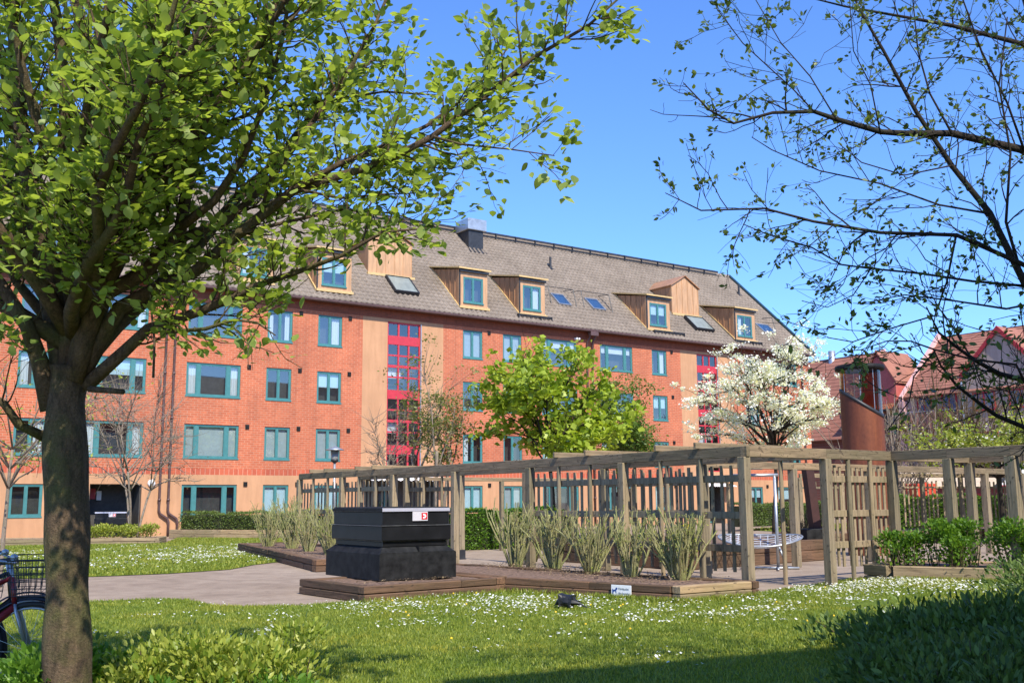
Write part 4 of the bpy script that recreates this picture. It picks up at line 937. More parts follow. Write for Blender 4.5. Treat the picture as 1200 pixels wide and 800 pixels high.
# ================================================================== BLACK WASTE CONTAINERS
M['lip'] = simple('pale_plastic_edge', (.09, .09, .09), .45, var=.6, scale=12)  # thin edges of the rings, a paler grey than the body
def container(label, loc, rot, big=True):
    r = thing('waste_container', label, 'waste container', loc, rot, 'underground waste containers')
    Lx, Ly = 1.40, 1.9
    b = MB()                                         # wide plinth
    b.prism([(0, 0), (0, .40), (.02, .42), (Lx-.02, .42), (Lx, .40), (Lx, 0)], 1, 0, Ly)
    b.build('plinth', M['black_mat'], r)
    b = MB(); i = .11; z0, z1 = .42, .50               # sloping skirt
    P = [(.02, .02), (Lx-.02, .02), (Lx-.02, Ly-.02), (.02, Ly-.02)]; Q = [(i, i), (Lx-i, i), (Lx-i, Ly-i), (i, Ly-i)]
    b.add([(*p, z0+.001) for p in P]+[(*p, z1) for p in Q], [(0, 1, 5, 4), (1, 2, 6, 5), (2, 3, 7, 6), (3, 0, 4, 7), (4, 5, 6, 7)])
    b.box(Lx*.5, Lx*.5+.02, .0, .12, .425, .50)
    b.build('skirt', M['black_mat'], r)
    for z0, z1, ins in ((.501, .60, .12), (.60, .84, .065), (.84, 1.06, .09)):
        b = MB(); b.box(ins, Lx-ins, ins, Ly-ins, z0+.002, z1-.012, .008); ro = b.build('body_ring', M['black'], r); b = MB(); b.box(ins-.014, Lx-ins+.014, ins-.014, Ly-ins+.014, z1-.0115, z1, .002); b.build('ring_lip', M['lip'], ro)
    b = MB(); b.box(.08, Lx-.08, .08, Ly-.08, 1.061, 1.10, .004); b.prism([(.08, 1.101), (Lx-.08, 1.101), (Lx-.1, 1.125), (.1, 1.125)], 1, .09, Ly-.09)
    b.build('lid', M['black_mat'], r)
    b = MB(); b.box(.078, Lx-.078, .068, .079, 1.055, 1.108); b.build('lid_strip', M['silver'], r)
    b = MB(); b.box(.068, .079, .08, Ly-.08, 1.055, 1.10); b.build('lid_strip', M['black_mat'], r)
    s = MB(); s.box(.62, .90, .066, .075, .905, 1.05); so_ = s.build('sticker', simple('grey_sticker', (.55, .52, .54), .5, var=.05), r)
    s = MB(); s.box(.785, .89, .062, .0655, .925, 1.03); s.build('red_square', M['sign_red'], so_)
    s = MB(); s.prism([(.81, .94), (.85, .945), (.87, .977), (.85, 1.01), (.81, 1.015), (.81, .99), (.84, .985), (.84, .968), (.81, .965)], 1, .0585, .0615); s.build('white_mark', M['white'], so_)
    return r
container('black ribbed waste container with pale strip standing on the front timber bed', (-2.07, 16.3, .225), .62)
container('black waste container with pale top strip in front of the dark opening by the downpipes', (-17.4, 43.3, 0), YAW-.35)
# ================================================================== RUSTY TOWER
def rust_mat():
    m, t, b = nodes('rusted_steel'); v = objco(t, (1, 1, .12)); n = noise(t, v, 3.2, 6, .65, .4); n2 = noise(t, objco(t), 12, 5, .7)
    col = ramp(t, n, [(.3, (.11, .032, .018)), (.55, (.20, .058, .025)), (.75, (.30, .095, .032))])
    col = mixc(t, 1., col, ramp(t, n2, [(.3, (.8, .78, .75)), (.7, (1.1, 1.1, 1.1))]), 'MULTIPLY')
    t.links.new(col, b.inputs['Base Color']); b.inputs['Roughness'].default_value = .62; b.inputs['Metallic'].default_value = .25
    bump(t, b, n2, .3, .01); return m
M['rust'] = rust_mat()
M['mesh_glass'] = glass_mat('perforated_screen', .04, (.50, .34, .26))
tw = thing('steel_tower', 'tall rust red steel cylinder with dark rim and slanted glazed top', 'tower', (9.25, 27.3, 0))
TR = .54; n = 40
def slant(a): return 3.95-.36*math.cos(a-R(155))*-1
b = MB(); vs = []
for k in range(n):
    a = 2*math.pi*k/n; vs += [(TR*math.cos(a), TR*math.sin(a), 0), (TR*math.cos(a), TR*math.sin(a), slant(a))]
b.add(vs, [(2*k, (2*k+2) % (2*n), (2*k+3) % (2*n), 2*k+1) for k in range(n)]); b.build('shaft', M['rust'], tw, True)
b = MB(); vs = []
for k in range(n):
    a = 2*math.pi*k/n
    for rr_, dz in ((TR+.012, -.07), (TR+.012, .03), (TR-.05, .03), (TR-.05, -.07)): vs.append((rr_*math.cos(a), rr_*math.sin(a), slant(a)+dz))
b.add(vs, [(4*k+j, 4*((k+1) % n)+j, 4*((k+1) % n)+(j+1) % 4, 4*k+(j+1) % 4) for k in range(n) for j in range(4)]); b.build('slanted_ring', M['metal_dark'], tw, True)
b = MB(); vs = []
for k in range(n):
    a = 2*math.pi*k/n; vs += [(.52*math.cos(a), .52*math.sin(a), slant(a)), (.52*math.cos(a), .52*math.sin(a), 4.86)]
b.add(vs, [(2*k, (2*k+2) % (2*n), (2*k+3) % (2*n), 2*k+1) for k in range(n)]); b.build('screen', M['mesh_glass'], tw, True)
b = MB(); b.lathe([(TR-.04, 4.80), (TR+.08, 4.80), (TR+.10, 4.86), (TR+.08, 4.93), (TR-.04, 4.93), (TR-.04, 4.80)], (0, 0, 0), n); b.build('rim', M['black_mat'], tw, True)
for a in (R(250), R(290), R(200), R(330), R(20), R(90), R(150)):
    b = MB(); b.tube([(.515*math.cos(a), .515*math.sin(a), slant(a)), (.515*math.cos(a), .515*math.sin(a), 4.8)], .012, 6); b.build('screen_bar', M['metal_grey'], tw)
b = MB(); b.lathe([(TR+.02, 2.66), (TR+.004, 2.67), (TR+.004, 2.64)], (0, 0, 0), n); b.build('seam', M['rust'], tw)
# leaning dark post on a dark plinth, on the high timber box
ln = thing('leaning_post', 'dark leaning square post on a black plinth beside the rusty tower', 'post', (7.15, 25.2, .47), YAW*.5)
b = MB(); b.box(-.28, .35, -.25, .25, 0, .27, .02); b.build('plinth', M['black_mat'], ln)
b = MB(); b.obox((.12, 0, .27), (-.02, 0, 1.75), .21, .21); b.build('shaft', simple('dark_red_steel', (.05, .018, .015), .6), ln)
# ================================================================== NET FRAME
nf = thing('net_frame', 'grey steel frame with a sagging white net seat behind the pergola', 'net swing', (5.5, 21.9, 0), -.25)
b = MB(); b.tube([(-.62, 0, .03), (.42, 0, .03)], .025, 8); b.tube([(0, -.55, .03), (0, .5, .03)], .025, 8); b.build('foot_bars', M['metal_grey'], nf, True)
b = MB(); b.tube([(.0, 0, .03), (.0, 0, .75), (.0, .0, 1.93)], .034, 10); b.tube([(.18, -.02, .03), (0, 0, .55)], .022, 8); b.build('upright', M['metal_grey'], nf, True)
b = MB(); b.tube([(.08, 0, 1.94), (-.9, 0, 1.94)], .034, 10); b.build('arm', M['metal_grey'], nf, True)
fr = MB(); P = []
for i in range(25):
    a = 2*math.pi*i/24; P.append((-.35+0.86*math.cos(a), .62*math.sin(a), .58+.09*math.cos(a)**2+.10*math.sin(a)))
fr.tube(P, .02, 8, False); fo = fr.build('net_hoop', M['metal_grey'], nf, True)
nt_ = MB()
for i in range(-5, 6):
    t = i/5.6
    for axis in (0, 1):
        h = math.sqrt(1-t*t); pts = []
        for k in range(9):
            s_ = (k/4-1)*h; X_, Y_ = (t, s_) if axis else (s_, t)
            pts.append((-.35+0.86*X_, .62*Y_, .58+.09*X_*X_+.10*Y_-.12*(1-X_*X_-Y_*Y_)))
        nt_.tube(pts, .009, 4, False)
nt_.build('net', simple('grey_rope', (.42, .44, .50), .7), nf)
# yellow notice
ys = thing('notice_sign', 'small yellow notice with black lines on the edge of the timber box', 'sign', (*G(20.1, 20.6).xy, .0), YAW*.3)
b = MB(); b.box(-.17, .17, -.01, .01, .52, .78); b.build('plate', M['sign_yellow'], ys)
b = MB(); b.tube([(0, .02, 0), (0, .02, .6)], .02, 6); b.build('stake', M['metal_dark'], ys)
for k, (x0, x1) in enumerate(((-.02, .13), (-.02, .12), (-.02, .13))):
    b = MB(); b.box(x0, x1, -.014, -.0105, .57+k*.065, .585+k*.065); b.build('text_line', M['black'], ys)
b = MB(); b.lathe([(.05, 0), (.05, .003), (.03, .003), (.03, 0)], (0, 0, 0), 12); o = b.build('symbol', M['black'], ys); o.rotation_euler = (R(90), 0, 0); o.location = (-.09, -.011, .65)
# ================================================================== STREET LAMP
lp = thing('street_lamp', 'grey park lamp with wide flat cap standing before the block', 'street lamp', (-6.86, 40, 0))
b = MB(); b.tube([(0, 0, 0), (0, 0, 2.95)], [.055, .045], 12); b.build('pole', M['metal_grey'], lp, True)
b = MB(); b.lathe([(.05, 2.93), (.14, 3.0), (.15, 3.08), (.05, 3.1)], n=16); b.build('lamp_base', M['metal_dark'], lp, True)
b = MB(); b.lathe([(.13, 3.08), (.16, 3.42), (.01, 3.42)], n=16); b.build('lamp_glass', simple('smoked_glass', (.2, .19, .18), .2), lp, True)
b = MB(); b.lathe([(.001, 3.60), (.10, 3.55), (.36, 3.44), (.36, 3.42), (.001, 3.43)], n=24); b.build('lamp_cap', M['metal_grey'], lp, True)
# ================================================================== BIRD
bd = MB()
def bird():
    r = thing('bird', 'black bird pecking in the grass with its tail pointing right', 'bird', (.71, 14.15, .03), -.35)
    me = bpy.data.meshes.new('body'); o = bpy.data.objects.new('body', me)
    # one continuous skinned body: tail - rump - back - breast - neck - head, head down to the left
    P = [(.23, 0, .025), (.15, 0, .05), (.08, 0, .08), (.0, 0, .10), (-.06, 0, .095), (-.10, 0, .07), (-.13, 0, .045), (-.165, 0, .025)]
    Rr = [(.026, .008), (.036, .022), (.072, .06), (.095, .085), (.085, .078), (.05, .048), (.036, .034), (.008, .007)]
    bm = bmesh.new(); ly = bm.verts.layers.skin.verify(); vs = [bm.verts.new(p) for p in P]
    for a, b_ in zip(vs, vs[1:]): bm.edges.new((a, b_))
    for v, r_ in zip(vs, Rr): v[ly].radius = r_; v[ly].use_root = False
    vs[3][ly].use_root = True
    bm.to_mesh(me); bm.free(); COL.objects.link(o); o.parent = r
    o.modifiers.new('skin', 'SKIN'); s = o.modifiers.new('sub', 'SUBSURF'); s.levels = 2; s.render_levels = 2
    m = simple('black_feathers', (.011, .011, .014), .5, var=.4, scale=30); me.materials.append(m)
    w = MB()
    for sg_ in (1, -1):
        w.add([(-.07, sg_*.07, .13), (.0, sg_*.097, .13), (.12, sg_*.06, .09), (.22, sg_*.03, .06), (.10, sg_*.085, .06), (-.02, sg_*.10, .07), (-.03, sg_*.075, .175)], [(0, 1, 5), (1, 2, 4, 5), (2, 3, 4)])
    w.v = [p for i, p in enumerate(w.v) if i % 7 != 6]; w.f = [tuple(i-i//7 for i in f) for f in w.f]; w.build('wing', m, r, True)
    t = MB(); t.add([(.15, -.02, .05), (.15, .02, .05), (.30, .035, .0), (.30, -.035, .0), (.15, -.02, .04), (.15, .02, .04), (.30, .035, -.006), (.30, -.035, -.006)], [(0, 1, 2, 3), (7, 6, 5, 4), (0, 3, 7, 4), (1, 5, 6, 2), (3, 2, 6, 7)]); t.build('tail', m, r)
    b = MB(); b.lathe([(.011, 0), (.006, .02), (.001, .042)], n=8); o = b.build('beak', simple('dark_beak', (.05, .04, .03), .4), r); o.location = (-.155, 0, .032); o.rotation_euler = (0, R(-120), 0)
    for sg_ in (1, -1):
        b = MB(); b.tube([(-.02, sg_*.025, .08), (0, sg_*.028, .03), (-.01, sg_*.028, .0)], .004, 5)
        for a in (-.5, 0, .5): b.tube([(-.01, sg_*.028, .002), (-.045, sg_*.028+a*.03, .0)], .003, 4)
        b.build('leg', m, r)
        e = MB(); e.lathe([(.001, .005), (.004, .003), (.004, -.003), (.001, -.005)], (-.142, sg_*.026, .055), 8); e.build('eye', M['black'], r)
bird()
# ================================================================== BICYCLES
def bicycle(label, loc, rot, frame_col, lean, basket_z, txt=None):
    r = thing('bicycle', label, 'bicycle', loc, 0, 'bicycles parked beside the tree'); r.rotation_euler = (lean, 0, rot)
    fm = simple('bicycle_paint', frame_col, .3, var=.1); st = M['metal_grey']; bk = M['rubber']
    wr = .34
    for x in (-.52, .52):
        t = MB(); P = [(x+wr*math.cos(2*math.pi*k/32), 0, wr+wr*math.sin(2*math.pi*k/32)) for k in range(33)]
        t.tube(P, .02, 8, False); w = t.build('wheel', bk, r, True)
        t = MB(); P = [(x+(wr-.03)*math.cos(2*math.pi*k/32), 0, wr+(wr-.03)*math.sin(2*math.pi*k/32)) for k in range(33)]
        t.tube(P, .011, 6, False); t.build('rim', st, w, True)
        t = MB()
        for k in range(18):
            a = 2*math.pi*k/18; t.tube([(x+.02*math.cos(a+.5), .012*(-1)**k, wr+.02*math.sin(a+.5)), (x+(wr-.03)*math.cos(a), 0, wr+(wr-.03)*math.sin(a))], .0016, 3, False)
        t.tube([(x, -.05, wr), (x, .05, wr)], .018, 8); t.build('spokes', st, w)
        g_ = MB(); n = 18; P = []
        for k in range(n+1):
            a = R(-10)+R(175)*k/n
            P += [(x+(wr+.035)*math.cos(a), -.026, wr+(wr+.035)*math.sin(a)), (x+(wr+.048)*math.cos(a), 0, wr+(wr+.048)*math.sin(a)), (x+(wr+.035)*math.cos(a), .026, wr+(wr+.035)*math.sin(a))]
        g_.add(P, [(3*k+j, 3*k+3+j, 3*k+4+j, 3*k+1+j) for k in range(n) for j in (0, 1)]); g_.build('mudguard', M['black'], r)
    f = MB(); bb = (-.07, 0, .28); seat = (-.22, 0, .78); hd = (.36, 0, .88); hd2 = (.39, 0, .66)
    f.tube([seat, bb], .016, 8); f.tube([bb, hd2], .030, 10); f.tube([(-.19, 0, .62), hd], .018, 8); f.tube([hd, hd2], .02, 8)
    for y in (-.045, .045): f.tube([(-.52, y, wr), (-.1, y*.6, .29)], .010, 6); f.tube([(-.52, y, wr), (-.2, y*.3, .68)], .009, 6)
    f.build('frame', fm, r, True)
    f = MB()
    for y in (-.05, .05): f.tube([(.52, y, wr), (.42, y, .62), (.40, y*.5, .68)], .012, 6)
    f.tube([(.395, 0, .66), (.34, 0, .98)], .014, 8); f.build('fork', st, r, True)
    f = MB(); f.tube([(.16, -.30, 1.0), (.25, -.26, 1.01), (.34, -.12, .99), (.35, 0, .98), (.34, .12, .99), (.25, .26, 1.01), (.16, .30, 1.0)], .012, 8); hb = f.build('handlebar', st, r, True)
    for y in (-.30, .30): f = MB(); f.tube([(.14, y, .998), (.26, y*.87, 1.012)], .019, 8); f.build('grip', bk, hb, True)
    f = MB(); f.lathe([(.001, .045), (.025, .035), (.03, .0), (.001, 0)], (.3, .16, 1.01), 10); f.build('bell', st, hb, True)
    f = MB(); f.tube([seat, (-.245, 0, .90)], .013, 8); f.build('seat_post', st, r)
    f = MB(); f.add([(-.40, -.10, .95), (-.40, .10, .95), (-.28, .07, .93), (-.10, .02, .93), (-.10, -.02, .93), (-.28, -.07, .93), (-.39, -.08, .90), (-.39, .08, .90), (-.12, .015, .90), (-.12, -.015, .90)],
                   [(0, 5, 2, 1), (5, 4, 3, 2), (0, 1, 7, 6), (6, 7, 8, 9), (1, 2, 3, 8, 7), (0, 6, 9, 4, 5), (3, 4, 9, 8)]); f.build('saddle', M['black'], r)
    # front basket of wire
    bz = basket_z; w = MB(); x0, x1, y0, y1, z0, z1 = .42, .72, -.19, .19, bz, bz+.26
    for z in np.linspace(z0, z1, 6):
        e = (z-z0)/(z1-z0)*.03; rr_ = .006 if z > z1-.01 else .0025
        w.tube([(x0-e, y0-e, z), (x1+e, y0-e, z), (x1+e, y1+e, z), (x0-e, y1+e, z), (x0-e, y0-e, z)], rr_, 4, False)
    for k in range(9):
        y = y0+(y1-y0)*k/8
        for x, s_ in ((x0, -1), (x1, 1)): w.tube([(x, y, z0), (x+.03*s_, y*1.12, z1)], .0025, 3, False)
    for k in range(8):
        x = x0+(x1-x0)*k/7
        for y, s_ in ((y0, -1), (y1, 1)): w.tube([(x, y, z0), (x, y+.03*s_, z1)], .0025, 3, False)
        w.tube([(x, y0, z0), (x, y1, z0)], .0025, 3, False)
    w.build('basket', M['metal_dark'], r)
    f = MB(); f.tube([(-.07, -.09, .28), (-.07, .09, .28)], .02, 8)
    f.tube([(-.07, -.09, .28), (.03, -.10, .16)], .009, 6); f.tube([(-.07, .09, .28), (-.17, .10, .40)], .009, 6); f.box(-.02, .08, -.17, -.10, .145, .165); f.box(-.22, -.12, .10, .17, .39, .41)
    f.lathe([(.001, 0), (.09, 0), (.09, .004), (.001, .004)], n=20)
    f.build('crank', st, r)
    f = MB(); f.box(-.62, -.22, -.06, .06, .735, .745); f.tube([(-.52, -.05, wr), (-.6, -.05, .735)], .006, 5); f.tube([(-.52, .05, wr), (-.6, .05, .735)], .006, 5); f.build('rack', M['metal_dark'], r)
    if txt:
        o = text(txt, .085, r, (.07, -.032, .385), M['white'], rot=(R(90), R(-39.5), 0), ext=.0005)
    return r
bicycle('dark red and black city bicycle with wire basket, nearest to the tree trunk', (-4.16, 7.95, 0), .10, (.20, .012, .02), -.05, .74, "PARK")
bicycle('black bicycle with a dark wire basket behind the red one', (-4.45, 8.5, 0), .3, (.015, .015, .018), .06, .74)
bicycle('pale blue bicycle between the other two, mostly out of the frame', (-4.75, 8.2, 0), -.1, (.10, .32, .55), .02, .70)
# ================================================================== TREES
def twiggy(limbs, start, n_tw, tw_len, leaf, spread=1., from_t=.3, up=.05, sub=3, twr=.008, leaf_n=9, skip=()):
    """tubes for limbs plus side twigs; returns (MB wood, leaf base points, leaf directions)"""
    w = MB(); LP = []; LD = []
    for li, L in enumerate(limbs):
        pts = [Vector(p[:3]) for p in L]; rad = [p[3] for p in L]
        w.tube(pts, rad, 10 if rad[0] > .04 else 6)
        if li in skip: continue
        # arc length
        seg = [(pts[i+1]-pts[i]).length for i in range(len(pts)-1)]; tot = sum(seg)
        k = max(2, int(n_tw*tot))
        for j in range(k):
            t = from_t+(1-from_t)*((j+rnd.random())/k); t = min(t, .995); d = t*tot; i = 0
            while i < len(seg)-1 and d > seg[i]: d -= seg[i]; i += 1
            f = d/seg[i]; p = pts[i].lerp(pts[i+1], f); r = rad[i]+(rad[i+1]-rad[i])*f
            ax = (pts[i+1]-pts[i]).normalized()
            o = ax.orthogonal().normalized(); o.rotate(Matrix.Rotation(rnd.uniform(0, 2*math.pi), 3, ax))
            dr = (ax*rnd.uniform(.35, .9)+o*spread+Vector((0, 0, .12))).normalized()
            ln = tw_len*rnd.uniform(.45, 1.2)*(1-.35*t)
            tp, tr = grow(p, dr, ln, min(r*.6, twr*rnd.uniform(.8, 1.5)), .002, 5, .16, up)
            w.tube(tp, tr, 4, False)
            for q in range(1, 6):
                LPq = tp[q]; 
                for _ in range(leaf_n//5+ (1 if q == 5 else 0)):
                    LP.append(LPq); LD.append((tp[q]-tp[q-1]).normalized()+Vector((rnd.gauss(0, .7), rnd.gauss(0, .7), rnd.gauss(0, .35))))
            for s_ in range(sub):
                q = rnd.randint(1, 4); d2 = (tp[q+1]-tp[q]).normalized()+Vector((rnd.gauss(0, .6), rnd.gauss(0, .6), rnd.gauss(0, .35)))
                sp2, sr2 = grow(tp[q], d2, ln*rnd.uniform(.25, .55), tr[q]*.7, .0015, 3, .18, up)
                w.tube(sp2, sr2, 3, False)
                for q2 in range(1, 4):
                    for _ in range(max(1, leaf_n//4)):
                        LP.append(sp2[q2]); LD.append((sp2[q2]-sp2[q2-1]).normalized()+Vector((rnd.gauss(0, .7), rnd.gauss(0, .7), rnd.gauss(0, .35))))
    return w, LP, LD
def leaf_obj(name, LP, LD, L, Wd, mat, parent, shape='ovate', flat=.6, jit=.03, droop=0., off=(0, 0, 0)):
    P = np.array([tuple(p) for p in LP])+rng.normal(0, jit, (len(LP), 3)); D = np.array([tuple(d) for d in LD])
    ls = L*rng.uniform(.5, 1.25, len(P)); V, F = leaves(P, D, ls, ls*Wd, shape=shape, flat=flat, droop=droop)
    return npmesh(name, V, F, M[mat] if isinstance(mat, str) else mat, parent)
def rel(limbs, c): return [[(x-c[0], y-c[1], z-c[2], r) for x, y, z, r in L] for L in limbs]
# --- T1: the big tree on the left
c1 = (-2.8, 6.5, 0)
t1 = thing('tree', 'large broad leaved tree filling the left of the view, its mottled trunk by the bicycles', 'tree', c1)
L1 = rel(T1_LIMBS, c1)
L1[0] = [(x, y, max(z, -.05) if i else -.05, r*(1.15 if i == 0 else 1)) for i, (x, y, z, r) in enumerate(L1[0])]
tr = MB(); pts = [Vector(p[:3]) for p in L1[0]]; 
fine = []; fr_ = []
for i in range(len(pts)-1):
    for j in range(6):
        f = j/6; p = pts[i].lerp(pts[i+1], f); z = p.z; fine.append(p); fr_.append(.84*(L1[0][i][3]*(1-f)+L1[0][i+1][3]*f)*(.94+.05*math.sin(z*5)+.04*math.sin(z*11+1)))
fine.append(pts[-1]); fr_.append(.13)
tr.tube(fine, fr_, 20); tr.build('trunk', M['bark'], t1, True)
# extra limbs out of frame, up and to the left, that carry the crown and its shade
extra = []
for a, el, ln in ((2.4, .7, 3.4), (3.4, .6, 3.6), (1.6, .9, 3.4), (4.4, .8, 3.0), (5.3, .9, 3.0), (.4, 1.0, 3.4), (2.9, 1.15, 4.2), (5.9, 1.2, 4.0), (1.0, 1.2, 4.2), (4.0, 1.25, 4.4)):
    d = Vector((math.cos(a)*math.cos(el), math.sin(a)*math.cos(el), math.sin(el))); p, r = grow((0, 0, 2.2+rnd.uniform(0, .4)), d, ln, .06, .01, 8, .09, .04)
    extra.append([(*q, k) for q, k in zip(p, r)])
for a, el, ln in ((5.1, .95, 3.2), (5.6, 1.05, 3.4), (4.7, 1.1, 3.6), (5.3, 1.3, 3.8), (0.0, 1.15, 3.4), (4.9, .75, 2.6), (5.25, .42, 2.5), (5.5, .5, 2.7), (4.95, .5, 2.6), (5.15, .25, 2.6), (5.35, .3, 2.9)):
    d = Vector((math.cos(a)*math.cos(el), math.sin(a)*math.cos(el), math.sin(el))); p, r = grow((0, 0, 2.3+rnd.uniform(0, .4)), d, ln, .05, .01, 8, .09, .04)
    extra.append([(*q, k) for q, k in zip(p, r)])
L1 = [L1[0]]+[[(x, y, z, r*.78) for x, y, z, r in L] for L in L1[1:]]
w, LP, LD = twiggy(L1[1:]+extra, 0, 12.5, .56, 0, leaf_n=8, from_t=.16, up=.13, sub=3, twr=.006, skip=(20, 21))
w.build('limbs', M['bark'], t1, True)
# the lowest and innermost stretch stays bare
k = [i for i, p in enumerate(LP) if p.z > 2.3 and math.hypot(p.x+.0, p.y) > .35]
LP = [LP[i] for i in k]; LD = [LD[i] for i in k]
print('t1 leaves', len(LP))
leaf_obj('foliage', LP, LD, .068, .7, 'leaf', t1, shape='fine', flat=.66, jit=.04)
# --- T2: the tree on the right, trunk outside the frame
c2 = (4.62, 7.0, 0)
t2 = thing('tree', 'dark twigged tree with small opening leaves reaching in against the sky at upper right', 'tree', c2)
L2 = rel(T2_LIMBS, c2); L2 = [L2[0]]+[[(x, y, z, .003+(r-.003)*(.42 if r > .03 else .42)) for x, y, z, r in L] for L in L2[1:]]
tr = MB(); tr.tube([(0, 0, -.05)]+[p[:3] for p in L2[0][1:]], [.2]+[p[3] for p in L2[0][1:]], 14); tr.build('trunk', M['bark_dark'], t2, True)
w, LP, LD = twiggy(L2[1:], 0, 7.8, .66, 0, leaf_n=5, from_t=.2, up=.03, sub=3, twr=.0045, spread=.9)
w.build('limbs', M['bark_dark'], t2, True)
cl = []; cd_ = []
for p, d in zip(LP, LD):
    if rnd.random() < (.34 if p.z > 2.7 else .2):
        for _ in range(4): cl.append(p); cd_.append(d+Vector((rnd.gauss(0, .8), rnd.gauss(0, .8), rnd.gauss(0, .6))))
print('t2 leaves', len(cl))
leaf_obj('foliage', cl, cd_, .042, .5, 'leaf_dark', t2, flat=.35, jit=.014)
big = [(p, d) for p, d in zip(LP, LD) if p.z < 2.6 and rnd.random() < .22]
leaf_obj('lower_foliage', [b[0] for b in big], [b[1] for b in big], .06, .45, 'leaf_dark', t2, flat=.45, jit=.02)
# --- generic small tree
def small_tree(label, loc, h0, h1, rad, trunk_r, n_limb, leaf, mat, bark, n_cl=260, per=26, multi=1, shape='diamond', wid=.8, spread=.30, flat=.4, crown=None, droop=0., sq=.8, limb_el=(.35, 1.1), twigs=2.5, bare=0., name='tree', seed=0, lean=0, foliage='foliage', mat2=None, part2=None):
    global rnd
    st = rnd; rnd = random.Random(seed*13+5)
    t = thing(name, label, 'tree', loc)
    b = MB(); ends = []; zt = h0+.25*(h1-h0)
    tops = []
    for m_ in range(multi):
        a = 2*math.pi*m_/multi+.5; dx = (.12 if multi > 1 else 0); d = Vector((math.cos(a)*.28*(multi > 1)+lean, math.sin(a)*.28*(multi > 1), 1))
        p, r = grow((math.cos(a)*dx, math.sin(a)*dx, -.05), d, zt, trunk_r*rnd.uniform(.8, 1.1)/(1 if multi == 1 else 1.5), trunk_r*.55, 7, .05, .03)
        b.tube(p, r, 10); tops.append((p, r))
    b.build('trunk', M[bark], t, True)
    w = MB(); tips = []
    cz = (h0+h1)/2; hz = (h1-h0)/2
    for i in range(n_limb):
        p, r = tops[i % multi]; k = rnd.randint(len(p)-3, len(p)-1); q = p[k]
        a = 2*math.pi*(i+rnd.random()*.6)/n_limb*1.618*2; u_ = rnd.random()
        R_ = rad*math.sqrt(rnd.uniform(.35, 1)); zz = cz+hz*rnd.uniform(-.75, .92)
        R_ *= math.sqrt(max(.12, 1-((zz-cz)/hz)**2*sq))
        tgt = Vector((R_*math.cos(a), R_*math.sin(a), zz)); mid = q.lerp(tgt, .5)+Vector((rnd.gauss(0, .12), rnd.gauss(0, .12), .12*(tgt-q).length))
        pts = [q, q.lerp(mid, .5)+Vector((rnd.gauss(0, .05), rnd.gauss(0, .05), .03)), mid, mid.lerp(tgt, .55)+Vector((rnd.gauss(0, .06), rnd.gauss(0, .06), .02)), tgt]
        r0 = trunk_r*.42
        w.tube(pts, [r0, r0*.75, r0*.5, r0*.3, .008], 6)
        L_ = (tgt-q).length
        for j in range(int(twigs*L_*2)):
            f = rnd.uniform(.35, 1); s_ = pts[2].lerp(pts[4], max(0, (f-.5)*2)) if f > .5 else pts[0].lerp(pts[2], f*2)
            d = (tgt-q).normalized()*.6+Vector((rnd.gauss(0, .7), rnd.gauss(0, .7), rnd.gauss(.1, .5)))
            tp, tr_ = grow(s_, d, L_*rnd.uniform(.2, .42), .012, .003, 4, .18, .05); w.tube(tp, tr_, 4, False)
            tips += [tp[2], tp[3], tp[4]]
        tips += [tgt, pts[3]]
    w.build('limbs', M[bark], t, True)
    ctr = [tips[rnd.randrange(len(tips))] for _ in range(n_cl)]
    P = []; D = []
    for c in ctr:
        s_ = spread*rnd.uniform(.5, 1.3); k = int(per*rnd.uniform(.4, 1.5))
        for _ in range(k):
            o = Vector((rnd.gauss(0, s_), rnd.gauss(0, s_), rnd.gauss(0, s_*.6))); P.append(c+o); D.append(Vector((rnd.gauss(0, 1), rnd.gauss(0, 1), rnd.gauss(0, .6))))
    if P: leaf_obj(foliage, P, D, leaf, wid, mat, t, shape=shape, flat=flat, jit=0, droop=droop)
    if mat2:
        P = []; D = []
        for c in ctr:
            for _ in range(2): P.append(c+Vector((rnd.gauss(0, spread), rnd.gauss(0, spread), rnd.gauss(0, spread*.6)))); D.append(Vector((rnd.gauss(0, 1), rnd.gauss(0, 1), rnd.gauss(0, .6))))
        leaf_obj(part2, P, D, leaf*.9, .5, mat2, t, shape='diamond', flat=.3, jit=0)
    rnd = st; return t
small_tree('bright yellow green maple in front of the block, behind the long pergola', (1.45, 35.5, 0), 2.45, 6.5, 2.75, .10, 30, .22, 'leaf_maple', 'bark_dark', 430, 18, spread=.20, wid=.95, droop=.4, flat=.45, seed=3, limb_el=(.3, 1.), sq=.75)
small_tree('darker green tree just right of the bright maple', (4.15, 39.5, 0), 2.3, 6.4, 1.3, .09, 18, .13, 'leaf_green', 'bark', 330, 34, spread=.22, wid=.5, seed=8)
small_tree('slender olive leaved tree in front of the left staircase window', (-2.75, 37.0, 0), 2.4, 6.15, 1.15, .10, 16, .12, 'leaf_olive', 'bark_pale', 230, 24, multi=3, spread=.20, wid=.5, seed=12, twigs=3.2)
small_tree('bare twigged small tree left of the olive leaved one', (-4.35, 37.5, 0), 2.3, 4.8, 1.2, .06, 15, .06, 'leaf_bronze', 'bark_pale', 30, 3, spread=.2, multi=1, twigs=5, seed=21)
small_tree('leafless multi stemmed small tree in the bed left of the downpipes', (-13.85, 38.2, .15), 1.5, 5.9, 2.7, .065, 24, .06, 'leaf_bronze', 'bark_pale', 120, 5, spread=.3, multi=3, twigs=4, seed=33, sq=.5)
small_tree('magnolia covered in white blossom behind the net frame', (8.45, 34.0, .3), 2.4, 6.1, 2.7, .085, 34, .085, 'petal', 'bark_dark', 430, 46, spread=.12, wid=.85, flat=.2, seed=41, foliage='blossom', mat2=M['leaf_lime'], part2='young_leaves', sq=.8)
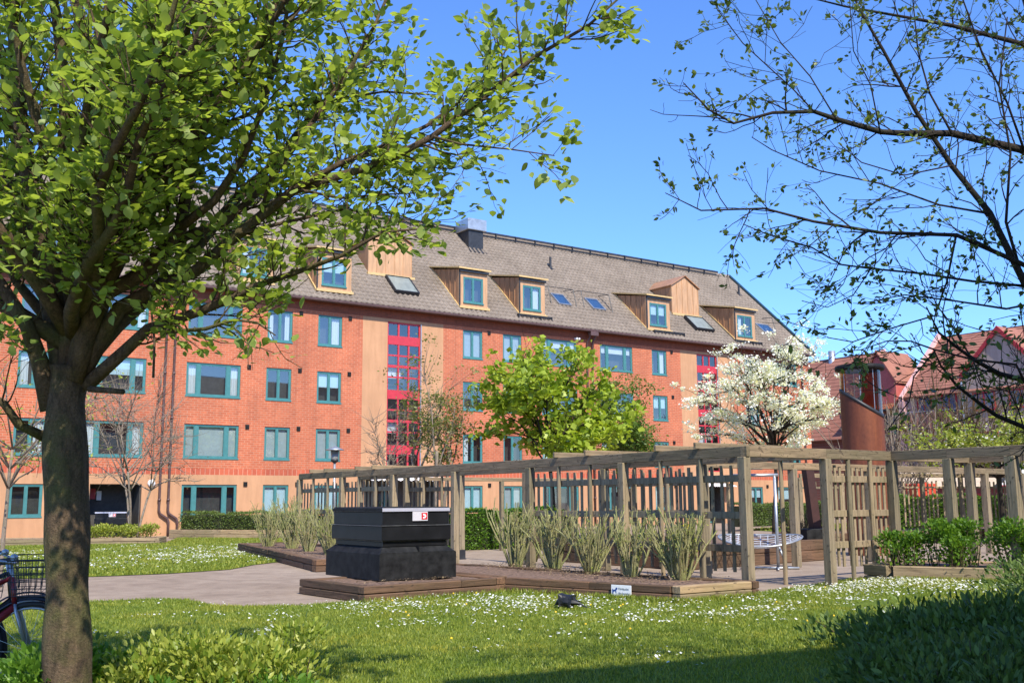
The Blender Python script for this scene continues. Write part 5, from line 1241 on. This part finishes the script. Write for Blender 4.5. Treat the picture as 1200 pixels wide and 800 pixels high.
small_tree('pale green blossoming tree over the right pergola', (15.7, 33.5, .2), 2.3, 3.75, 2.7, .10, 26, .13, 'leaf_lime', 'bark_dark', 320, 22, spread=.22, wid=.7, seed=52, mat2=M['petal_pink'], part2='blossom', sq=.6)
small_tree('yellow green tree partly hidden behind the big trunk at the left edge', (-9.0, 18.5, 0), 1.8, 4.4, 1.7, .045, 18, .07, 'leaf_lime', 'bark_pale', 120, 10, spread=.22, wid=.6, seed=60, twigs=3)
# bare purple bushes far right
def bare_bush(label, loc, h, r, n, bark, leafn, leafmat, leaf=.06, name='shrub', group=None, up=.2, r0=.012, seed=1, low=False, wid=.5, cat='shrub', topleaf=False, sub=2):
    global rnd
    st = rnd; rnd = random.Random(seed*7+3)
    t = thing(name, label, cat, loc, 0, group); w = MB(); P = []; D = []
    for i in range(n):
        a = rnd.uniform(0, 2*math.pi); q = rnd.random()**.6; d = Vector((math.cos(a)*q*r, math.sin(a)*q*r, h))
        st0 = (math.cos(a)*r*.25*q, math.sin(a)*r*.25*q, 0); hh = h*rnd.uniform(.7, 1.08)
        p, rr_ = grow(st0, d, hh, r0*rnd.uniform(.7, 1.35), r0*.55, 6, .10, .03); w.tube(p, rr_, 5)
        for _ in range(sub):
            k = rnd.randint(2, 5); d2 = (p[k]-p[k-1]).normalized()+Vector((rnd.gauss(0, .5), rnd.gauss(0, .5), up)); sp2, sr2 = grow(p[k], d2, hh*rnd.uniform(.12, .35), r0*.6, r0*.35, 3, .12, .05); w.tube(sp2, sr2, 4)
            P += sp2[1:]; D += [d2]*3
        if low:
            for k in (0, 1, 2): P.append(p[k]); D.append(Vector((rnd.gauss(0, 1), rnd.gauss(0, 1), .3)))
    w.build('stems', M[bark], t)
    if leafn:
        PP = []; DD = []
        for _ in range(leafn):
            i = rnd.randrange(len(P)); PP.append(P[i]+Vector((rnd.gauss(0, .035), rnd.gauss(0, .035), rnd.gauss(0, .03)))); DD.append(Vector((rnd.gauss(0, 1), rnd.gauss(0, 1), rnd.gauss(.3, .5))))
        leaf_obj('leaves', PP, DD, leaf, wid, leafmat, t, shape='diamond', jit=0)
    rnd = st; return t
bare_bush('purple brown leafless shrub left of the pale blossoming tree', (17.2, 47, 0), 5.6, 2.0, 60, 'bark_pale', 1500, 'leaf_bronze', .12, seed=4, r0=.03, sub=8)
bare_bush('brownish leafless shrub under the balcony of the far pale house', (27.0, 62, 0), 8.6, 4.0, 70, 'bark', 2500, 'leaf_bronze', .16, seed=5, r0=.035, sub=8)
# pruned shrubs in the beds
GS = 'pruned stem shrubs in the beds'
spots = [((.05, 20.2), 1.15, .5, 30, 'pruned upright shrub at the left end of the long bed'), ((.72, 19.2), 1.1, .55, 34, 'second pruned shrub from the left in the long bed'),
         ((1.32, 18.05), 1.0, .5, 30, 'third pruned shrub from the left in the long bed'), ((1.9, 17.05), 1.0, .42, 20, 'fourth pruned shrub from the left, thin and open'),
         ((2.58, 16.35), 1.02, .5, 40, 'pruned shrub with green shoots at its foot at the right end of the long bed'), ((.35, 21.9), 1.0, .5, 30, 'pruned shrub farther back in the long bed')]
for i, (p, h, r, n, lab) in enumerate(spots):
    bare_bush(lab, (p[0], p[1], .19), h, r, n, 'stem', 900 if i == 4 else 480, 'leaf_lime', .038, group=GS, seed=10+i, low=True, r0=.021, sub=4, up=.5)
spots = [((-6.9, 29.6), 1.25, .6, 34, 'pruned shrub at the left end of the path side bed'), ((-5.9, 28.0), 1.3, .6, 36, 'second pruned shrub in the path side bed'),
         ((-5.1, 26.2), 1.15, .5, 30, 'third pruned shrub in the path side bed'), ((-4.3, 24.6), 1.05, .5, 30, 'pruned shrub in the path side bed, nearest the black container')]
for i, (p, h, r, n, lab) in enumerate(spots):
    bare_bush(lab, (p[0], p[1], .23), h, r, n, 'stem', 420, 'leaf_lime', .05, group=GS, seed=30+i, low=True, r0=.014, sub=4, up=.4)
bare_bush('low brown leafless bush behind the high timber box', (8.1, 29.5, .2), .9, .9, 60, 'bark', 500, 'leaf_bronze', .05, seed=50, r0=.012, sub=5)
# dry leaves and chips lying on the beds
P = []
for (a, b, sx, n) in (((-.2, 20.6), (2.6, 16.0), .45, 1500), ((-.2, 20.0), (2.2, 15.3), .3, 600), ((-2.3, 15.7), (-1.0, 16.9), .15, 140), ((-7.2, 30), (-4.2, 23.2), .4, 700)):
    t_ = rng.uniform(0, 1, n); P.append(np.stack([a[0]+(b[0]-a[0])*t_+rng.normal(0, sx, n), a[1]+(b[1]-a[1])*t_+rng.normal(0, sx*.4, n), np.full(n, .235)+rng.uniform(0, .02, n)], 1))
P = np.concatenate(P); D = rng.normal(size=P.shape)*np.array([1, 1, .15]); ls = .05*rng.uniform(.4, 1.3, len(P)); V, F = leaves(P, D, ls, ls*.5, shape='diamond', flat=.85)
M['litter'] = leaf_mat('dry_leaf', (.06, .035, .02), (.34, .24, .13), .05, .8)
tag(npmesh('leaf_litter', V, F, M['litter']), 'dry leaves and wood chips lying on the soil of the beds', 'leaf litter', kind='stuff')
# leafy bushes: leaves over and through a lumpy volume
def bush(label, loc, sx, sy, h, n, leaf, mat, wid=.5, seed=1, name='bush', group=None, lumps=14, rot=0., stems=26, flat=.35, profile=None, shape='ovate', cat='bush', upright=.5, skin=.35):
    global rnd
    r = np.random.default_rng(seed); t = thing(name, label, cat, loc, rot, group)
    lx = r.uniform(-.8, .8, lumps)*sx; ly = r.uniform(-.8, .8, lumps)*sy; ls = r.uniform(.35, .62, lumps)
    lh = h*r.uniform(.62, 1.05, lumps)
    if profile: lh = lh*np.array([profile(x/sx, y/sy) for x, y in zip(lx, ly)])
    k = r.integers(0, lumps, n); v = unit(r.normal(size=(n, 3))); v[:, 2] = np.abs(v[:, 2])*.9+.05
    rad = r.uniform(0, 1, n)**skin; rr_ = ls[k]*min(sx, sy, 1.3)
    P = np.stack([lx[k]+v[:, 0]*rad*rr_, ly[k]+v[:, 1]*rad*rr_, np.maximum(.02, lh[k]-rr_*.75*lh[k]/h+v[:, 2]*rad*rr_*.75*lh[k]/h*1.0)], 1)
    low = r.uniform(0, 1, n) < .30; P[low, 2] *= r.uniform(.15, .9, low.sum())
    P += r.normal(0, .02, P.shape)
    D = v+r.normal(0, .6, (n, 3)); D[:, 2] += upright
    L_ = leaf*r.uniform(.55, 1.25, n); V, F = leaves(P, D, L_, L_*wid, shape=shape, flat=flat)
    npmesh('foliage', V, F, M[mat], t)
    w = MB(); st = rnd; rnd = random.Random(seed)
    for i in range(stems):
        q = rnd.randrange(n); p0 = Vector((P[q, 0]*.8, P[q, 1]*.8, 0)); p1 = Vector(P[q]); 
        w.tube([p0, p0.lerp(p1, .5)+Vector((rnd.gauss(0, .03), rnd.gauss(0, .03), 0)), p1+Vector((0, 0, .01))], [.01, .007, .003], 4, False)
    w.build('stems', M['bark'], t); rnd = st
    return t
GB = 'green bushes in the right bed'
bush('leafy green bush in the right bed, half bare on its left side', (6.5, 17.35, .3), .42, .4, .62, 1500, .06, 'leaf_bush', .6, 3, group=GB)
bush('fresh green bush in the middle of the right bed', (7.0, 16.95, .3), .55, .45, .78, 3600, .06, 'leaf_bush', .6, 4, group=GB)
bush('fresh green bush at the right edge of the right bed', (8.05, 16.35, .3), .5, .5, .80, 4000, .06, 'leaf_bush', .6, 5, group=GB)
bush('green bush at the right edge behind the bright one', (8.9, 16.4, .3), .6, .6, .8, 3600, .06, 'leaf_bush', .6, 6, group=GB)
bush('sunlit yellow green bush at the foot of the big left tree', (-2.0, 7.2, 0), .68, .55, .60, 6500, .058, 'leaf_lime', .42, 11, lumps=20, upright=.8)
bush('darker low bush right of the sunlit one, in the bottom left', (-1.75, 6.6, 0), .55, .4, .33, 3000, .055, 'leaf_bush', .42, 12, lumps=16)
bush('low leafy bush below the bicycles in the bottom left corner', (-3.4, 6.85, 0), .85, .5, .52, 6500, .06, 'leaf_bush', .42, 13, lumps=16)
def prof(x, y): return .66+.34*min(1, max(0, (x+1)*.75))
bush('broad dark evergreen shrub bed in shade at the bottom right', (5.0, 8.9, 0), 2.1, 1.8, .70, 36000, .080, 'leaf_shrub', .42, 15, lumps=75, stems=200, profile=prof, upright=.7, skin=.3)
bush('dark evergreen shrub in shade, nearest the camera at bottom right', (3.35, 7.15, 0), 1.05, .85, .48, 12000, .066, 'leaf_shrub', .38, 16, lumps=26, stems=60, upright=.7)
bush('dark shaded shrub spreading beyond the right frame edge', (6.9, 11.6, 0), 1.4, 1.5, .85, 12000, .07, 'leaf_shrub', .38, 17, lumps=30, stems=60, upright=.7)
# clipped hedges
def hedge(label, a, b, w_, z0, z1, mat='leaf_hedge', leaf=.06, dens=900, seed=1, name='hedge'):
    r = np.random.default_rng(seed); a = Vector((*a, 0)); b = Vector((*b, 0)); L_ = (b-a).length; ang = math.atan2((b-a).y, (b-a).x)
    t = thing(name, label, 'hedge', a, ang)
    n = int(dens*L_*(z1-z0+w_)); x = r.uniform(0, L_, n); s = r.uniform(0, 1, n); per = (z1-z0)/(z1-z0+w_)
    lump = .06*np.sin(x*2.3)+.04*np.sin(x*5.1+1)
    front = s < per
    y = np.where(front, r.normal(0, .03, n)-lump*.6, r.uniform(0, w_, n)); z = np.where(front, r.uniform(z0, z1, n), z1+lump+r.normal(0, .025, n)); 
    P = np.stack([x, y, z], 1); D = np.stack([r.normal(0, 1, n), np.where(front, -1., r.normal(0, 1, n)), np.where(front, .3, 1.)], 1)+r.normal(0, .5, (n, 3))
    ls = leaf*r.uniform(.6, 1.3, n); V, F = leaves(P, D, ls, ls*.7, shape='diamond', flat=.3); npmesh('foliage', V, F, M[mat], t)
    c = MB(); c.box(.03, L_-.03, .05, w_-.05, z0, z1-.05); c.build('dark_core', simple('hedge_core', (.03, .035, .012), .95, var=.5, scale=20), t)  # dark solid box fills the inside of the hedge
    return t
hedge('clipped green hedge in the planter below the ground floor windows', (-14.1, 44.3), (-8.2, 41.95), .75, .36, 1.0, seed=2)
hedge('clipped hedge continuing right behind the path side bed', (-7.9, 42.2), (-3.1, 45.0), .7, .36, .95, seed=3)
hedge('low yellow green hedge in the planter at the far left', (-29.5, 36.6), (-20.4, 40.1), .8, .45, 1.05, 'leaf_lime', seed=4)
hedge('dense green hedge seen through the gap right of the black container', (-1.9, 31.0), (2.0, 33.6), .9, .0, 1.12, 'leaf_bush', .07, 1000, seed=5)
hedge('dark green hedge beyond the far screen on the right', (14.2, 42), (22, 40), 1.0, .0, 1.5, 'leaf_bush', .08, 700, seed=6)
hedge('low green hedge along the block, seen right of the magnolia trunk', (10.5, 48.5), (16, 52.5), .8, .2, 1.2, 'leaf_hedge', .07, 700, seed=7)
for x, y, lab in ((-15.3, 37.3, 'low bright ground bush in the bed left of the bare tree'), (-14.6, 37.45, 'low bright ground bush under the bare tree'), (-13.5, 37.8, 'low bright ground bush right of the bare tree')):
    bush(lab, (x, y, .2), .75, .45, .5, 1500, .08, 'leaf_lime', .6, int(-x*7), shape='diamond', stems=8)
bush('rounded bright green bush behind the right pergola', (16.9, 36, 0), .8, .8, 1.35, 3000, .08, 'leaf_bush', .6, 71, shape='diamond')
# ================================================================== HOUSES ON THE RIGHT
M['pink_tile'] = simple('red_roof_tile', (.31, .125, .08), .8, var=.2, scale=1.2)
M['red_tile'] = simple('orange_roof_tile', (.40, .115, .05), .8, var=.25, scale=1.5)
M['beige'] = plaster_mat('beige_render', (.46, .36, .30)); M['brown_brick'] = brick_mat('dull_red_brick', (.21, .065, .045), (.28, .08, .055), (.24, .12, .09), 'yz')
M['verge_pink'] = simple('pink_verge_board', (.72, .42, .38), .6, var=.1); M['red_paint'] = simple('red_frame_paint', (.42, .03, .035), .5); M['pink_red'] = simple('bright_red_cladding', (.50, .12, .10), .6, var=.15)
M['balcony'] = simple('brown_balcony_board', (.30, .15, .11), .7, var=.2)
def side_house(label, q0, q1, ez, rz, wall, tile, depth=5.0, name='house'):
    """block whose facade is the plane s=68 and looks back towards -s; local x = q (along), y = depth, z up"""
    org = G(68, q0); r = thing(name, label, 'building', org, YAW+R(90))      # local x -> +q, local y -> -s
    L_ = q1-q0; w = MB()
    w.add([(0, 0, 0), (L_, 0, 0), (L_, 0, ez), (0, 0, ez)], [(3, 2, 1, 0)])
    for x in (0, L_): w.add([(x, 0, 0), (x, -2*depth, 0), (x, -2*depth, ez), (x, -depth, rz-.1), (x, 0, ez)], [(0, 1, 2, 3, 4)])
    w.build('wall', M[wall], r)
    return r, L_
def flat_roof_plane(r, L_, ez, rz, depth, tile, over=.4):
    sl = (rz-ez)/depth
    nc = 22; V = []; F = []
    Ls = math.hypot(depth+over, (depth+over)*sl)
    b = MB()
    for side in (0, 1):
        for c in range(nc):
            def pt(t, lift):
                y = over-(depth+over)*t; z = ez-sl*over+(depth+over)*sl*t
                if side: y = -2*depth-y
                return y, z+lift
            y0, z0 = pt(c/nc, .07); y1, z1 = pt((c+1)/nc+.01, .02); yb, zb = pt(c/nc, .0)
            b.quad((-.02, y0, z0), (L_+.02, y0, z0), (L_+.02, y1, z1), (-.02, y1, z1)); b.quad((-.02, yb, zb), (L_+.02, yb, zb), (L_+.02, y0, z0), (-.02, y0, z0))
    return b.build('roof', M[tile], r)
def side_window(r, x0, x1, z0, z1, col='red_paint', y=0.0, ny=1):
    f = MB(); frame_box(f, x0, x1, z0, z1, y-.02, y+.06, .10, [((x0+x1)/2, .09)]); fo = f.build('window', M[col], r)
    g_ = MB(); g_.quad((x0+.1, y+.01, z0+.1), (x1-.1, y+.01, z0+.1), (x1-.1, y+.01, z1-.1), (x0+.1, y+.01, z1-.1)); g_.build('pane', M['far_glass'], fo)
M['far_glass'] = simple('far_window_glass', (.10, .16, .24), .06, var=.25, scale=.8, spec=1.)
# pale house with the big cross gable
r, L_ = side_house('pale rendered house with red tiled roof, cross gables and red framed windows', 22, 46.1, 9.2, 13.8, 'beige', 'pink_tile')
flat_roof_plane(r, L_, 9.2, 13.8, 5.0, 'pink_tile')
def cross_gable(r, qa, qb, qm, ez, az, y=.25):
    a, b_, m_ = qa-22, qb-22, qm-22
    w = MB(); w.prism([(a, 0), (b_, 0), (b_, ez), (m_, az), (a, ez)], 1, -.5, y); gb = w.build('gable_front', M['beige'], r)
    rf = MB()
    for (xa, xb) in ((a-.15, m_), (b_+.15, m_)):
        s_ = (az-ez)/(m_-a); za = ez-.1
        rf.add([(xa, y+.12, za+.08), (xb, y+.12, az+.08), (xb, -5.2, az+.08), (xa, -4.4, za+.08), (xa, y+.12, za+.28), (xb, y+.12, az+.28), (xb, -5.2, az+.28), (xa, -4.4, za+.28)],
               [(0, 1, 5, 4), (4, 5, 6, 7), (0, 4, 7, 3), (3, 2, 1, 0)])
    rf.build('gable_roof', M['pink_tile'], gb)
    v = MB()
    for (xa, xb) in ((a-.2, m_), (b_+.2, m_)):
        za = ez-.15
        v.add([(xa, y+.13, za-.1), (xb, y+.13, az-.1), (xb, y+.13, az+.3), (xa, y+.13, za+.3), (xa, y+.2, za-.1), (xb, y+.2, az-.1), (xb, y+.2, az+.3), (xa, y+.2, za+.3)], [(4, 5, 6, 7), (3, 2, 6, 7), (0, 4, 5, 1)])
    v.build('verge', M['red_paint'], gb); return gb
cross_gable(r, 35.6, 41.3, 38.45, 9.9, 12.9); cross_gable(r, 29.9, 35.55, 32.7, 9.9, 12.9)
for z0, z1 in ((7.45, 8.75), (4.7, 6.0), (2.2, 3.5)):
    for qa in (39.0, 36.4, 33.6, 30.9): side_window(r, qa-22-.0, qa-22+1.65, z0, z1, y=.27)
    for qa in (42.0, 44.0): side_window(r, qa-22, qa-22+1.2, z0, z1+.2, y=.02)
for q0, q1 in ((41.4, 43.6), (43.7, 46.0)):
    b = MB(); b.box(q0-22, q1-22, .02, 1.1, 6.35, 6.5); b.box(q0-22, q1-22, 1.05, 1.1, 6.5, 7.5)
    for i in range(6): x = q0-22+(q1-q0)*i/5; b.box(x-.04, x+.04, 1.1, 1.14, 6.4, 7.6)
    b.build('balcony', M['balcony'], r)
    b = MB(); b.tube([(q0-22, 1.1, 7.66), (q1-22, 1.1, 7.66)], .035, 6); b.build('balcony_rail', M['metal_grey'], r)
b = MB()
for y0, z0, y1, z1 in ((.5, 8.7, -5.0, 13.95),):
    b.add([(24.1, y0, z0-.2), (24.1, y1, z1-.2), (24.1, y1, z1+.25), (24.1, y0, z0+.25), (24.4, y0, z0-.2), (24.4, y1, z1-.2), (24.4, y1, z1+.25), (24.4, y0, z0+.25)], [(0, 1, 2, 3), (7, 6, 5, 4), (3, 2, 6, 7), (0, 4, 5, 1)])
b.build('verge_board', M['verge_pink'], r)
b = MB(); b.box(24.0, 24.45, .02, .5, 0, 8.6); b.build('corner_post', M['verge_pink'], r)
b = MB(); b.tube([(19.5-.1, .32, 9.6), (19.5-.1, .32, 0)], .07, 6); b.build('downpipe', M['metal_grey'], r)
# brick house in the middle
r, L_ = side_house('low dull brick house with orange tiled roof between the tower and the pale house', 46.15, 51.2, 8.25, 10.95, 'brown_brick', 'red_tile')
flat_roof_plane(r, L_, 8.25, 10.95, 5.0, 'red_tile'); side_window(r, .75, 1.75, 6.2, 7.7, 'metal_green', .02); side_window(r, 3.0, 4.0, 6.2, 7.7, 'metal_green', .02)
b = MB(); b.add([(-.05, .45, 8.0), (-.05, -5, 10.9), (-.05, -5, 11.2), (-.05, .45, 8.35), (.2, .45, 8.0), (.2, -5, 10.9), (.2, -5, 11.2), (.2, .45, 8.35)], [(0, 1, 2, 3), (7, 6, 5, 4), (3, 2, 6, 7)]); b.build('verge', M['metal_dark'], r)
b = MB(); b.box(0, L_, .38, .5, 8.0, 8.14); b.build('gutter', M['metal_dark'], r)
# big red roof on the left of the tower
r, L_ = side_house('large house with broad red tiled roof behind the magnolia', 51.25, 66, 6.6, 13.3, 'brown_brick', 'pink_tile')
flat_roof_plane(r, L_, 6.6, 13.3, 5.0, 'pink_tile')
b = MB(); b.add([(-.15, .45, 6.1), (-.15, -5, 13.3), (-.15, -5, 13.6), (-.15, .45, 6.5), (.25, .45, 6.1), (.25, -5, 13.3), (.25, -5, 13.6), (.25, .45, 6.5)], [(0, 1, 2, 3), (7, 6, 5, 4), (3, 2, 6, 7)]); b.build('verge', M['verge_pink'], r)
b = MB(); b.prism([(-3.9, 8.3), (-.9, 8.3), (-.9, 10.3), (-2.4, 12.6), (-3.9, 10.3)], 1, -.6, -4.5); gb = b.build('gable_tower', M['pink_red'], r)
b = MB()
for xa in (-4.05, -.75):
    b.add([(xa, -.45, 10.15), (-2.4, -.45, 12.68), (-2.4, -4.6, 12.68), (xa, -4.6, 10.15), (xa, -.45, 10.3), (-2.4, -.45, 12.85), (-2.4, -4.6, 12.85), (xa, -4.6, 10.3)], [(0, 1, 5, 4), (4, 5, 6, 7), (3, 2, 1, 0)])
b.build('tower_roof', M['pink_tile'], gb)
b = MB(); b.lathe([(.3, 12.7), (.3, 14.05), (.01, 14.05)], (5.2, -5, 0), 12); b.build('flue', M['metal_grey'], r, True)
for x in (9.6, 10.0): b = MB(); b.obox((x, .2, 7.0+.2), (x, -4.8, 13.2), .07, .1); b.build('roof_ladder', M['metal_grey'], r)
b = MB(); b.tube([(-.3, -4, 9), (-.3, -4, 14.9)], .04, 6); b.tube([(-1.1, -4, 14.8), (.5, -4, 14.8)], .03, 5); b.tube([(-.7, -4, 13.6), (.1, -4, 13.6)], .03, 5); b.tube([(-.9, -4, 12.6), (.3, -4, 12.6)], .03, 5); b.build('antenna', M['metal_grey'], r)
for x0 in (5.4, 8.0, 11.0): side_window(r, x0, x0+1.2, 4.0, 5.3, 'white', .02)
# low sheds beyond the screen
r = thing('shed', 'low maroon shed with a tan roof and white trimmed gable beyond the far screen', 'shed', (20.2, 54, 0), -.05)
b = MB(); b.box(0, 8.5, 0, 4, 0, 2.05); b.build('wall', simple('maroon_boards', (.22, .06, .07), .7, var=.2, scale=2, stretch=(8, 1, .4)), r)
b = MB(); b.add([(-.3, -.4, 2.0), (8.8, -.4, 2.0), (8.8, 2, 3.0), (-.3, 2, 3.0), (-.3, 4.4, 2.0), (8.8, 4.4, 2.0)], [(0, 1, 2, 3), (3, 2, 5, 4)]); b.build('roof', simple('tan_roof', (.50, .38, .26), .8), r)
b = MB(); b.prism([(4.6, 2.0), (7.0, 2.0), (5.8, 3.1)], 1, -.5, -.42); g2 = b.build('gable', M['white'], r)
b = MB(); b.box(4.5, 7.1, -.54, -.501, 1.95, 2.1); b.build('trim', M['red_paint'], g2)
b = MB(); b.obox((4.4, -.5, 1.95), (5.8, -.5, 3.2), .1, .14); b.obox((5.8, -.5, 3.2), (7.2, -.5, 1.95), .1, .14); b.build('verge', M['metal_dark'], g2)
for i in range(6): b = MB(); b.box(.5+i*1.4, 1.1+i*1.4, -.03, -.001, .9, 1.7); b.build('panel', M['verge_pink'] if i % 2 else M['red_paint'], r)
r = thing('play_hut', 'small orange red play box seen through the far screen', 'play hut', (16.9, 43.2, 0), .2)
b = MB(); b.box(-.45, .45, -.4, .4, 1.3, 2.05, .02); b.box(-.12, .05, -.45, -.4, 1.8, 2.1); b.build('box', simple('orange_red_paint', (.65, .07, .03), .45, var=.1), r)
b = MB()
for x in (-.4, .4):
    for y in (-.35, .35): b.tube([(x, y, 0), (x, y, 1.31)], .05, 6)
b.build('frame', M['metal_dark'], r)
# ================================================================== the block opposite, behind the viewer (throws the shade on the bushes)
org = Vector((0, 8.85, 0)); dd = Vector((.90, .42, 0)).normalized()
he = 11.4; off = Vector((sd.x, sd.y, 0))/sd.z*he
e0 = org+off; OPP = thing('apartment_block', 'brick block on the near side of the courtyard, behind the viewer', 'building', e0-dd*.7, math.atan2(dd.y, dd.x))
b = MB(); b.box(0, 75, -9, -.4, 0, he-.1); b.build('wall', M['brick'], OPP)
b = MB(); b.prism([(0, he), (-4.5, he+3.2), (-9, he), (-9, he-.15), (0, he-.15)], 0, 0, 75); b.build('roof', M['tile'], OPP)
for i in range(18):
    for fl in range(4):
        b = MB(); b.box(1+i*4.1, 2.6+i*4.1, -.399, -.36, .9+2.8*fl, 2.4+2.8*fl); b.build('window', M['far_glass'], OPP)
